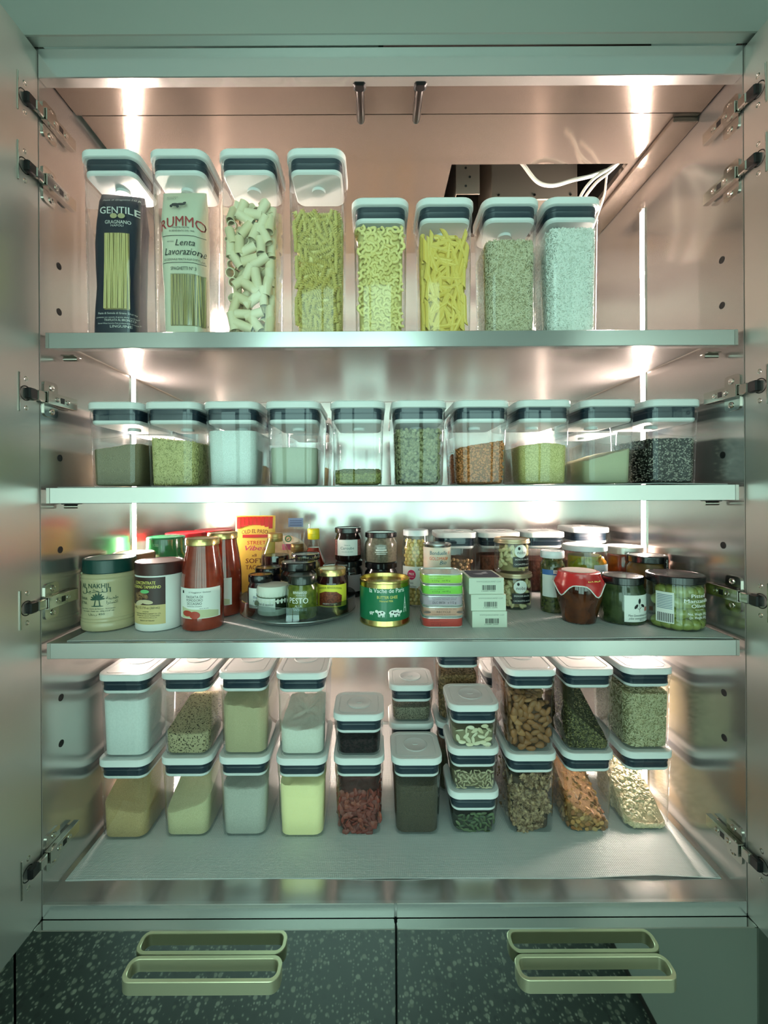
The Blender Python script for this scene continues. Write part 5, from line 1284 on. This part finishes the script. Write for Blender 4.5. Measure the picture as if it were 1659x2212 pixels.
# jar of chickpeas
t, r, h = jar('chickpea_jar', 'tall glass jar of chickpeas in brine with white lid', 'jar', J(898, 1312, 1145, 60), [(0.88, 0), (0.98, 0.002), (1, 0.008), (1, -0.045), (0.96, -0.032), (0.86, -0.022), (0.84, -0.004)], GLASS, (0.90, -0.013, None, LIDB, 0))
CHK = island_mat('chickpea', ((222, 190, 122), (232, 204, 140), (210, 174, 104)), 0.4)
mk('brine', *lathe([(r * 0.8, 0.003), (r * 0.78, 0.008), (r * 0.78, h - 0.047), (r * 0.66, h - 0.026)], 24), pmat('brine', (190, 158, 88), 0.3), t)
XC, YC, RC, HC = t.location.x, t.location.y, r, h
cpm = pm('chickpea', lumpy(0.0048, 0.0045, 0.0044, 2, 0.14, 1.2, 10, 7), CHK, 80)
def ring_fill(mesh, name, X, Y, Zb, rad, z0, z1, step, label, cat, group, a0=-1.3, a1=1.3, shrink=None):
    z = z0; row = 0
    while z < z1:
        rr = rad if shrink is None else shrink(z)
        n = max(3, int((a1 - a0) * rr / step))
        for k in range(n):
            a = a0 + (k + 0.5 * (row % 2)) * (a1 - a0) / n + rng.uniform(-0.04, 0.04)
            o = ob(name, mesh, None, (X + rr * math.sin(a), Y - rr * math.cos(a), Zb + z + rng.uniform(-0.0006, 0.0006)))
            o.rotation_euler = (rng.uniform(0, 6), rng.uniform(0, 6), rng.uniform(0, 6)); s = rng.uniform(0.92, 1.04); o.scale = (s, s, s)
            tag(o, label, cat, group)
        z += step * 0.88; row += 1
ring_fill(cpm, 'chickpea', XC, YC, B3, r * 0.97 - 0.0052, 0.007, 0.036, 0.0094, 'chickpea near the bottom of the tall brine jar', 'chickpea', 'chickpeas in brine', -1.2, 1.2)
ring_fill(cpm, 'chickpea', XC, YC, B3, r * 0.97 - 0.0052, h - 0.074, h - 0.02, 0.0094, 'chickpea above the label of the tall brine jar', 'chickpea', 'chickpeas above the label', -1.2, 1.2, lambda z: (r * 0.96 - 0.0054) * (1 if z < h - 0.045 else 1 - 0.14 * (z - h + 0.045) / 0.022))
lb = patch('paper_label', t, -r * 1.25, r * 1.25, 0.042, h - 0.080, cs(r, 0.0004), PAPER, 16)
shape2d('badge', lb, oval(-0.013, h - 0.098, 0.0098, 0.0110), cs(r, 0.0009), pmat('badge_magenta', (196, 24, 84), 0.5))
lettering(lb, [('PRIX', -0.013, h - 0.099, 0.0058, 0.0125), ('Garantie', -0.013, h - 0.104, 0.0022, 0.010)], INKW, cs(r, 0.0012), bold=0.01)
lettering(lb, [('Kicher-', 0.013, h - 0.089, 0.0055, 0.022), ('erbsen', 0.016, h - 0.097, 0.0055, 0.020), ('Pois', -0.014, h - 0.118, 0.0050, 0.010), ('chiches', -0.011, h - 0.126, 0.0050, 0.018)], pmat('ink_grey', (70, 66, 72), 0.5), cs(r))
for a, b in ((0.010, h - 0.120), (0.017, h - 0.124), (0.014, h - 0.114), (0.006, h - 0.127), (0.020, h - 0.116)): shape2d('pea_print', lb, oval(a, b, 0.0045, 0.0042), cs(r, 0.0006 + abs(a) * 0.005), pmat('print_pea', (214, 186, 160), 0.5))
# sweetcorn can
t, r, h = jar('corn_can', 'white sweetcorn can with painted label behind the fish tins', 'can', J(944, None, 1175, 60, 0.925), [(0.97, 0), (1, 0.0015), (1, 0.004), (0.97, 0.006), (0.97, -0.005), (1, -0.0035), (1, -0.001), (0.96, -0.0002), (0.93, -0.003), (0.2, -0.003)], pmat('tin_silver', (200, 202, 202), 0.25, 1.0))
lb = patch('label', t, -r * 2.4, r * 2.4, 0.008, h - 0.007, cs(r * 0.97, 0.0004), pmat('label_pale', (222, 216, 206), 0.45, rgb2=(226, 200, 176), scale=30), 30)
c = cs(r * 0.97, 0.0009)
lettering(lb, [('Bonduelle', -0.001, h - 0.022, 0.0085, 0.038)], pmat('ink_teal2', (30, 100, 120), 0.5), c, bold=0.004, shear=0.1)
lettering(lb, [('GOLDMAIS', -0.002, h - 0.033, 0.0070, 0.038)], pmat('ink_orange', (216, 84, 50), 0.5), c, bold=0.004)
lettering(lb, [('Bio', 0.009, h - 0.042, 0.0085, 0.016)], pmat('ink_teal2', (30, 100, 120)), c, bold=0.004, shear=0.3)
for a, b, m_ in ((0.018, h - 0.030, (226, 150, 110)), (0.024, h - 0.018, (226, 170, 150)), (-0.006, h - 0.052, (206, 190, 70)), (0.006, h - 0.050, (216, 196, 80))): shape2d('leaf_print', lb, oval(a, b, 0.004, 0.0025, 12, a * 40), c, pmat('print_%d' % m_[1], m_, 0.5))
# fish tins
FX = at(956, 1300, 0.83); zf = DROP * F / (1358 - VPY)
tins = (((186, 66, 58), 'red fish tin at the bottom of the stack of five'), ((196, 150, 132), 'salmon pink printed fish tin, second from the bottom'), ((176, 160, 172), 'lilac printed fish tin in the middle of the stack'), ((130, 204, 84), 'lower of the two lime green fish tins'), ((162, 210, 84), 'topmost lime green fish tin with bare metal lid'))
TW, TD, THT = 0.078, 0.072, 0.0203
SIL = pmat('tin_rim', (226, 228, 226), 0.25, 0.7)
for k, (colr, lab) in enumerate(tins):
    t = thing('fish_tin', lab, 'tin', (FX.x + (0.0006 if k % 2 else 0), zf - D + TD / 2, B3 + k * THT), 0, 'stacked fish tins')
    mk('body', *rr_loft([(TW - 0.003, TD - 0.003, 0.014, 0.0022), (TW - 0.002, TD - 0.002, 0.0145, 0.003), (TW - 0.002, TD - 0.002, 0.0145, THT - 0.0028)], n=6), pmat('tin_print_%d' % k, colr, 0.3, coat=0.5), t)
    mk('bottom_rim', *rr_loft([(TW - 0.006, TD - 0.006, 0.0135, 0.0), (TW - 0.001, TD - 0.001, 0.0148, 0.0006), (TW, TD, 0.015, 0.0015), (TW - 0.002, TD - 0.002, 0.0145, 0.0028)], n=6), SIL, t)
    mk('top_rim', *rr_loft([(TW - 0.002, TD - 0.002, 0.0145, THT - 0.003), (TW, TD, 0.015, THT - 0.0018), (TW - 0.001, TD - 0.001, 0.0145, THT - 0.0004), (TW - 0.005, TD - 0.005, 0.013, THT - 0.0003), (TW - 0.006, TD - 0.006, 0.0125, THT - 0.0020)], n=6), SIL, t)
    f_ = ('flat', -TD / 2 + 0.0009)
    if k in (3, 4): lettering(t, [('Valeurs nutritionnelles / Nutrition facts', -0.006, 0.0145, 0.0020, 0.040), ('filets de maquereau', -0.012, 0.0110, 0.0016, 0.026), ('e 113 g    net 82 g', -0.004, 0.0062, 0.0030, 0.034)], pmat('ink_olive', (50, 76, 30), 0.5), f_)
    if k == 2:
        lettering(t, [('INGREDIENTS sardines, huile d\u2019olive, sel', 0.002, 0.0150, 0.0018, 0.046), ('Ingr\u00e9dients : thon blanc, piment', 0.002, 0.0122, 0.0018, 0.044), ('DLC 08/26   e 112 g', 0.002, 0.0052, 0.0042, 0.044)], INK, f_)
    if k == 1:
        lettering(t, [('Conservez au sec', 0.004, 0.0145, 0.0018, 0.040), ('RECYCLE', 0.0, 0.0080, 0.0040, 0.026), ('a consommer de pr\u00e9f\u00e9rence', 0.0, 0.0040, 0.0018, 0.044)], pmat('ink_dkbrown', (70, 46, 38), 0.5), f_)
        for s in (-1, 1): shape2d('fish_print', t, oval(s * 0.031, 0.0095, 0.007, 0.0022), f_, pmat('print_fish', (96, 76, 70), 0.5))
    if k == 0: lettering(t, [('sardines', -0.016, 0.0142, 0.0020, 0.018), ('piment d\u2019Espelette extra', -0.008, 0.0095, 0.0014, 0.032), ('net 115 g', -0.014, 0.0052, 0.0030, 0.018)], pmat('ink_maroon', (96, 20, 22), 0.5), f_)
# white cartons
zf = DROP * F / (1357 - VPY)
CART = pmat('carton', (206, 212, 196), 0.65)
for k, (px, lab) in enumerate(((1057.5, 'bottom white carton of the three with a barcode end'), (1055.5, 'middle white carton of the three with a barcode end'), (1051.5, 'top white carton with a dark picture on its lid'))):
    hh = 0.0308; bw, bd = 0.0655, 0.082
    t = thing('carton', lab, 'box', (at(px, 1320, zf).x, zf - D + bd / 2 + 0.001 * k, B3 + k * (hh + 0.0002)), 0, 'white cartons')
    mk('box', *bbox_(-bw / 2, bw / 2, -bd / 2, bd / 2, 0, hh, 0.0006), CART, t)
    f_ = ('flat', -bd / 2 - 0.0003)
    lettering(t, [('WWW.JOSEGOURMET.COM', 0.004, 0.0225, 0.0026, 0.046)], pmat('ink_palegrey', (128, 136, 126), 0.6), f_)
    x = 0.004 - 0.012
    while x < 0.016:
        wbar = rng.choice((0.0006, 0.0009, 0.0014))
        shape2d('bar', t, [(x, 0.0078), (x + wbar, 0.0078), (x + wbar, 0.0172), (x, 0.0172)], f_, INK)
        x += wbar + rng.choice((0.0006, 0.0008, 0.0012))
    lettering(t, [('5 600841 230081', 0.0035, 0.0052, 0.0018, 0.026)], INK, f_)
    if k == 2:
        pl = mk('picture_panel', *rr_loft([(bw - 0.010, bd - 0.012, 0.008, hh), (bw - 0.010, bd - 0.012, 0.008, hh + 0.0004)]), pmat('print_night', (40, 46, 66), 0.5), t)
        for a, b, w_, h_, ro in ((0, 0, 0.016, 0.005, 0.3), (0.008, 0.010, 0.010, 0.004, 0.9), (-0.008, -0.006, 0.010, 0.003, -0.4)):
            shape2d('picture', pl, oval(a, b, w_, h_, 14, ro), ('top', hh + 0.0007), pmat('print_fog', (176, 180, 186), 0.5))
# cans of peanuts
NUT = island_mat('peanut', ((214, 196, 150), (226, 210, 168), (200, 178, 128)), 0.5)
npm = [pm('peanut', lumpy(0.0085, 0.0048, 0.0044, s, 0.2, 1.3, 10, 7), NUT, 80) for s in range(3)]
for k, (px, py0, hh, lift, lab, rz) in enumerate(((1109, 1250, 0.0775, 0.0, 'lower clear can of peanuts under its twin', -0.14), (1104, 1200, 0.0735, 0.0782, 'upper clear can of peanuts stacked on its twin', 0.05))):
    r = 0.0375; x = at(px, py0, 0.98).x; y = 0.94 + r - D
    t = thing('peanut_can', lab, 'can', (x, y, B3 + lift), rz, 'clear peanut cans')
    mk('body', *lathe([(r * 0.95, 0), (r * 0.985, 0.002), (r * 0.985, hh - 0.009)], 36, True, False), GLASS, t)
    mk('lid', *lathe([(r * 1.0, hh - 0.010), (r * 1.04, hh - 0.009), (r * 1.04, hh - 0.006), (r * 1.01, hh - 0.005), (r * 1.01, hh - 0.001), (r * 0.97, hh), (r * 0.94, hh - 0.002)], 36), pmat('lid_tan', (180, 160, 128), 0.3, 0.4, coat=0.4), t)
    mk('nut_core', *lathe([(r * 0.70, 0.004), (r * 0.70, hh - 0.016)], 24), pmat('nut_mass', (164, 142, 98), 0.7), t)
    for q in range(46):
        a = rng.uniform(-1.25, 1.25) ; z = rng.uniform(0.008, hh - 0.018)
        o = ob('peanut', rng.choice(npm), None, (x + (r * 0.83) * math.sin(a), y - (r * 0.83) * math.cos(a), B3 + lift + z))
        o.rotation_euler = Euler((rng.uniform(-0.3, 0.3), rng.uniform(-1.5, 1.5), a), 'XYZ'); tag(o, 'pale peanut inside the %s clear can' % ('lower' if k == 0 else 'upper'), 'peanut', 'peanuts in the %s can' % ('lower' if k == 0 else 'upper'))
    c = cs(r * 0.985, 0.0004)
    lb = patch('black_label', t, -0.010, 0.034, 0.014, 0.036, c, pmat('label_black', (16, 16, 18), 0.4), 12)
    lettering(lb, [('ERDN\u00dcSSE ohne Salz', 0.012, 0.0290, 0.0036, 0.036), ('CACAHU\u00c8TES sans sel', 0.012, 0.0185, 0.0036, 0.038)], INKW, cs(r * 0.985, 0.0009), bold=0.006)
    shape2d('round_sticker', t, oval(0.008, 0.0480 if hh < 0.077 else 0.050, 0.0150, 0.0140, 28), cs(r * 0.985, 0.0007), pmat('sticker_white', (226, 230, 224), 0.4))
    zz = 0.044 if hh < 0.077 else 0.046
    lettering(t, [('nobs', 0.009, zz - 0.002, 0.0075, 0.020)], INK, cs(r * 0.985, 0.0012))
    shape2d('squirrel_print', t, oval(0.003, zz + 0.010, 0.0028, 0.0034), cs(r * 0.985, 0.0012), INK)
# square containers at the back of the shelf
back = ((988, 'container of dry chickpeas at the back of the jar shelf', (150, 110, 74)), (1083, 'container of brown beans behind the peanut cans', (92, 58, 44)), (1180, 'container of dark beans behind the capers', (74, 44, 36)), (1279, 'container behind the pickled peppers, rearmost lid', (110, 70, 46)))
for k, (px, lab, colr) in enumerate(back):
    i = pop(px, 1.098 + 0.012 * k * (1 if k == 3 else 0), B3, 0.152 if k < 3 else 0.160, PW, lab)
    if k == 0:
        fzk = 0.088
        pieces(i, 'dry_chickpea', [pm('dry_chickpea', lumpy(0.0046, 0.0044, 0.0043, s, 0.14, 1.2, 10, 7), island_mat('drychick', ((196, 150, 108), (212, 170, 126), (178, 132, 92)), 0.5), 80) for s in range(2)], fzk, 0.0088, 0.0046, 'dry chickpea in the square container', 'chickpea', 'dry chickpeas', 0.0004, 0.8, 130, (), 1, False)
        solid(i, 'chickpea_heap', fzk - 0.006, pmat('chick_mass', (120, 84, 56), 0.7), 'dry chickpeas packed behind the front ones', 'chickpeas', 0.006)
    else: solid(i, 'dark_beans', 0.100 - 0.01 * k, gm('beans_%d' % k, colr, tuple(int(c_ * 1.3) for c_ in colr), 160, 0.8, 'voronoi'), 'dark dried beans in the square container %s' % ('behind the peanuts', 'behind the capers', 'behind the peppers')[k - 1], 'beans', 0.0014)
# capers
t, r, h = jar('caper_jar', 'slim tall jar of green capers with white lid and blue label', 'jar', J(1193, 1328, 1192, 50), [(0.9, 0), (0.98, 0.002), (1, 0.006), (1, -0.036), (0.97, -0.028), (0.80, -0.020), (0.84, -0.014), (0.82, -0.004)], glossy('caper', (44, 50, 24), (88, 92, 50), 160, 0.12), (0.98, -0.0145, None, LIDB, 0))
lb = patch('paper_label', t, -r * 1.3, r * 1.3, 0.034, 0.080, cs(r, 0.0003), PAPER, 14)
lb2 = patch('blue_label', t, -r * 1.3, r * 1.3, 0.080, h - 0.038, cs(r, 0.0003), pmat('label_blue', (70, 116, 182), 0.45), 14)
patch('name_plate', lb2, -0.008, 0.022, 0.0830, 0.0905, cs(r, 0.0008), PAPER, 8)
lettering(lb2, [('\u041c\u0410\u0414\u0406\u0422\u0415', 0.005, 0.0850, 0.0038, 0.020)], INK, cs(r, 0.0012), bold=0.006)
lettering(lb, [('GREEN PEPPER', 0.002, 0.0700, 0.0028, 0.024), ('in brine', 0.004, 0.0640, 0.0024, 0.014), ('net weight', 0.004, 0.0600, 0.0022, 0.014)], pmat('ink_palegrey', (128, 136, 126)), cs(r))
for a, b in ((0.004, 0.049), (0.009, 0.0505), (0.014, 0.048), (0.007, 0.0465), (0.011, 0.053), (-0.001, 0.046), (0.002, 0.0435), (0.0115, 0.0455)): shape2d('peppercorn_print', lb, oval(a, b, 0.0024, 0.0024, 12), cs(r, 0.0008), INK)
# pickled peppers, chutney, truffles
GRP = pmat('pepper_green', (142, 148, 30), 0.3, coat=0.4); ORP = pmat('pepper_orange', (226, 146, 40), 0.3, coat=0.4)
g = J(1262, None, 1180, 92, 0.955)
t, r, h = jar('pepper_jar', 'large jar of yellow-green pickled peppers with white lid', 'jar', g, [(0.88, 0), (0.98, 0.002), (1, 0.008), (1, -0.026), (0.95, -0.018), (0.93, -0.004)], GLASS, (0.97, -0.0125, None, LIDB, 0))
mk('brine', *lathe([(r * 0.72, 0.003), (r * 0.72, h - 0.024)], 28), pmat('brine_yellow', (170, 156, 40), 0.3), t)
for k in range(26):
    a = -1.3 + 2.6 * ((k * 7) % 26) / 26; z = 0.02 + (h - 0.055) * (k / 26)
    o = mk('pickled_pepper', *lumpy(0.017, 0.008, 0.012, k, 0.3, 1.2, 10, 8), GRP if a < 0.5 else ORP, None)
    o.location = (g[0] + r * 0.80 * math.sin(a), g[1] - r * 0.80 * math.cos(a), B3 + z); o.rotation_euler = (0, rng.uniform(0.8, 2.2), a)
    tag(o, 'green pickled pepper slice inside the large jar' if a < 0.5 else 'orange pickled pepper slice inside the large jar', 'pepper', 'green pickled pepper slices' if a < 0.5 else 'orange pickled pepper slices')
lb = patch('paper_label', t, -0.002, 0.040, h - 0.085, h - 0.040, cs(r, 0.0004), pmat('label_paleblue', (206, 218, 226), 0.5), 10)
lettering(lb, [('25', 0.019, h - 0.057, 0.0058, 0.009)], pmat('ink_navy', (60, 76, 120)), cs(r))
jar('chutney_pot', 'amber chutney jar with silver lid beside the pickled peppers', 'jar', J(1347, None, 1183, 76, 0.985), STRAIGHT, glossy('amber', (140, 62, 24), (100, 40, 18), 30), (1.0, -0.017, None, pmat('lid_silver', (208, 204, 196), 0.3, 0.6), 0))
t, r, h = jar('truffle_jar', 'jar of brown truffles with black lid and black neck label', 'jar', J(1397, 1330, 1203, 80), JARP, glossy('truffle_brine', (122, 92, 46), (96, 70, 34), 30), (0.98, -0.015, None, BLK, 0))
lb = patch('neck_label', t, 0.012, 0.030, h - 0.038, h - 0.001, cs(r, 0.0008), BLK, 8)
def vfn(off): return lambda X, Z: place(0.021 - (Z - (h - 0.020)), (h - 0.020) + (X - 0.021), cs(r, off))
lettering(lb, [('Tartufo', 0.021, h - 0.022, 0.0065, 0.028)], INKW, ('fn', vfn(0.0014)), shear=0.2)
# fig jam with red foil
g = J(1250, 1358, 1238, 98)
t, r, h = jar('jam_jar', 'bulging amber jam jar with torn red foil cover', 'jar', g, [(0.60, 0), (0.68, 0.002), (0.72, 0.010), (0.86, 0.036), (0.985, 0.060), (1.0, 0.070), (0.97, 0.080), (0.86, 0.088), (0.82, -0.004)], glossy('jam_amber', (96, 44, 14), (54, 22, 12), 28, 0.08), None)
seg = 48; rows = []
JB = [(r * 0.86, 0.036), (r * 0.985, 0.060), (r * 1.0, 0.070), (r * 0.97, 0.080), (r * 0.86, 0.088), (r * 0.82, h)]
def jam_r(z):
    for (r0, z0), (r1, z1) in zip(JB, JB[1:]):
        if z0 <= z <= z1: return r0 + (r1 - r0) * (z - z0) / (z1 - z0)
    return JB[-1][0]
for rf in (0.3, 0.78): rows.append([(r * rf * math.cos(2 * math.pi * k / seg), r * rf * math.sin(2 * math.pi * k / seg), h + 0.0006) for k in range(seg)])
for t_ in (0.0, 0.25, 0.5, 0.75, 1.0):
    row = []
    for k in range(seg):
        a = 2 * math.pi * k / seg
        d_ = 0.5 + 0.5 * math.cos(4 * (a - math.radians(-68))); ze = h - 0.022 - 0.022 * d_ ** 2.0
        z = (h - 0.0015) + (ze - h + 0.0015) * t_; rr = max(r * (0.855 + 0.03 * t_), jam_r(z) + 0.0016) + 0.0008 * math.sin(a * 9) * t_
        row.append((rr * math.cos(a), rr * math.sin(a), z))
    rows.append(row)
FOIL = pmat('foil_red', (190, 34, 36), 0.25, coat=0.5, bump=0.5, bscale=60)
v, f = loft(rows[::-1], False, True)
fo_ = mk('foil_cover', v, f, FOIL, t)
mk('foil_edge', *tube([Vector(p) + Vector((p[0], p[1], 0)).normalized() * 0.0006 for p in rows[-1]] + [Vector(rows[-1][0])], 0.0011, 6, False), PAPER, t)
mk('cap_disc', *lathe([(r * 0.70, h + 0.0006), (r * 0.70, h + 0.0014), (r * 0.25, h + 0.0016)], 30), pmat('foil_cap_grey', (186, 176, 170), 0.4), t)
for q in range(9): shape2d('script_mark', fo_, oval(0.000 + q * 0.0032, h - 0.016 + 0.0006 * (q % 3), 0.0013, 0.0020 if q % 4 else 0.0032, 10, 0.4), cs(r * 0.90, 0.0022), INKY)
# herb pesto jar and olives
t, r, h = jar('herb_jar', 'dark green herb jar with black lid and leaf drawing label', 'jar', J(1343, 1356, 1247, 90), JARP[:3] + [(1.0, -0.032), (0.98, -0.026), (0.90, -0.019), (0.88, -0.004)], glossy('herb', (34, 44, 24), (62, 74, 40), 50), (0.93, -0.0150, None, BLK, 0), rz=0.0)
lb = patch('paper_label', t, -r * 0.42, r * 0.98, 0.008, 0.058, cs(r, 0.0004), PAPER, 12)
c = cs(r, 0.0009)
for a, b, ro in ((0.011, 0.047, 1.5), (0.004, 0.037, 0.9), (0.019, 0.038, -0.5)): shape2d('leaf_print', lb, oval(a, b, 0.0052, 0.0026, 14, ro), c, INK)
for pts in ([(0.0108, 0.026), (0.0114, 0.026), (0.0114, 0.044), (0.0108, 0.044)], [(0.0112, 0.032), (0.0175, 0.037), (0.0170, 0.0375), (0.0108, 0.0328)], [(0.0112, 0.030), (0.0058, 0.034), (0.0062, 0.0346), (0.0112, 0.0308)]): shape2d('stem_print', lb, pts, c, INK)
lettering(lb, [('Mon Gewurzkraut im \u00d6l', 0.012, 0.0185, 0.0042, 0.046), ('p\u00e2te concentr\u00e9e pur', 0.012, 0.0130, 0.0042, 0.044), ('90 g', 0.016, 0.0098, 0.003, 0.010)], pmat('ink_pen', (70, 90, 90), 0.6), c, shear=0.25)
shape2d('stamp', lb, [(0.024, 0.027), (0.033, 0.027), (0.033, 0.035), (0.024, 0.035)], c, pmat('ink_redpale', (196, 120, 110), 0.5))
g = J(1457, None, 1245, 110, 0.785)
t, r, h = jar('olive_glass', 'wide glass jar of green pitted olives with black lid', 'jar', g, [(0.88, 0), (0.97, 0.002), (1, 0.008), (1, -0.024), (0.97, -0.018), (0.94, -0.004)], GLASS, (1.0, -0.0145, None, BLK, 0))
mk('brine', *lathe([(r * 0.70, 0.003), (r * 0.72, 0.01), (r * 0.72, h - 0.022)], 28), pmat('brine_olive', (92, 100, 36), 0.3), t)
OLV = pmat('olive', (126, 134, 58), 0.25, rgb2=(150, 154, 78), scale=60, coat=0.5)
om = lathe([(0.001, -0.0125), (0.006, -0.0118), (0.0098, -0.007), (0.0108, 0.0), (0.0098, 0.007), (0.006, 0.0118), (0.0032, 0.0122), (0.0026, 0.0105), (0.0005, 0.0100)], 16)
ome = pm('olive', om, OLV, 60)
z = 0.012; row = 0
while z < h - 0.022:
    for k in range(7):
        a = -1.35 + (k + 0.5 * (row % 2)) * 0.41
        o = ob('olive', ome, None, (g[0] + r * 0.74 * math.sin(a), g[1] - r * 0.74 * math.cos(a), B3 + z)); o.rotation_euler = (rng.uniform(-0.5, 0.9), rng.uniform(1.0, 2.1), a); s = rng.uniform(0.95, 1.08); o.scale = (s, s, s)
        tag(o, 'plump green olive inside the wide glass jar', 'olive', 'green olives in the jar')
    z += 0.0195; row += 1
c = cs(r, 0.0006)
lettering(t, [('Pitted', 0.012, 0.0630, 0.0068, 0.030), ('Manzanilla', 0.012, 0.0540, 0.0068, 0.054), ('Olives', 0.013, 0.0450, 0.0068, 0.032), ('PITTED GREEN', 0.013, 0.0405, 0.0016, 0.018), ('Net. Weight 345 g', 0.012, 0.0315, 0.0050, 0.042), ('Dr. Weight 169 g', 0.013, 0.0250, 0.0050, 0.038)], INKW, c, bold=0.016)
lb = patch('side_label', t, -r * 1.25, -r * 0.62, 0.014, 0.070, cs(r, 0.0004), PAPER, 8)
for k in range(9): patch('text_line', lb, -r * 1.2, -r * 0.68, 0.064 - k * 0.003, 0.0652 - k * 0.003, cs(r, 0.0007), pmat('ink_bluegrey', (110, 130, 150), 0.6), 6, 1, 0.0001)
for k in range(9): shape2d('bar', lb, [(-r * 1.18 + k * 0.0030, 0.016), (-r * 1.18 + k * 0.0030 + 0.0014, 0.016), (-r * 1.18 + k * 0.0030 + 0.0014, 0.032), (-r * 1.18 + k * 0.0030, 0.032)], cs(r, 0.0007), INK)
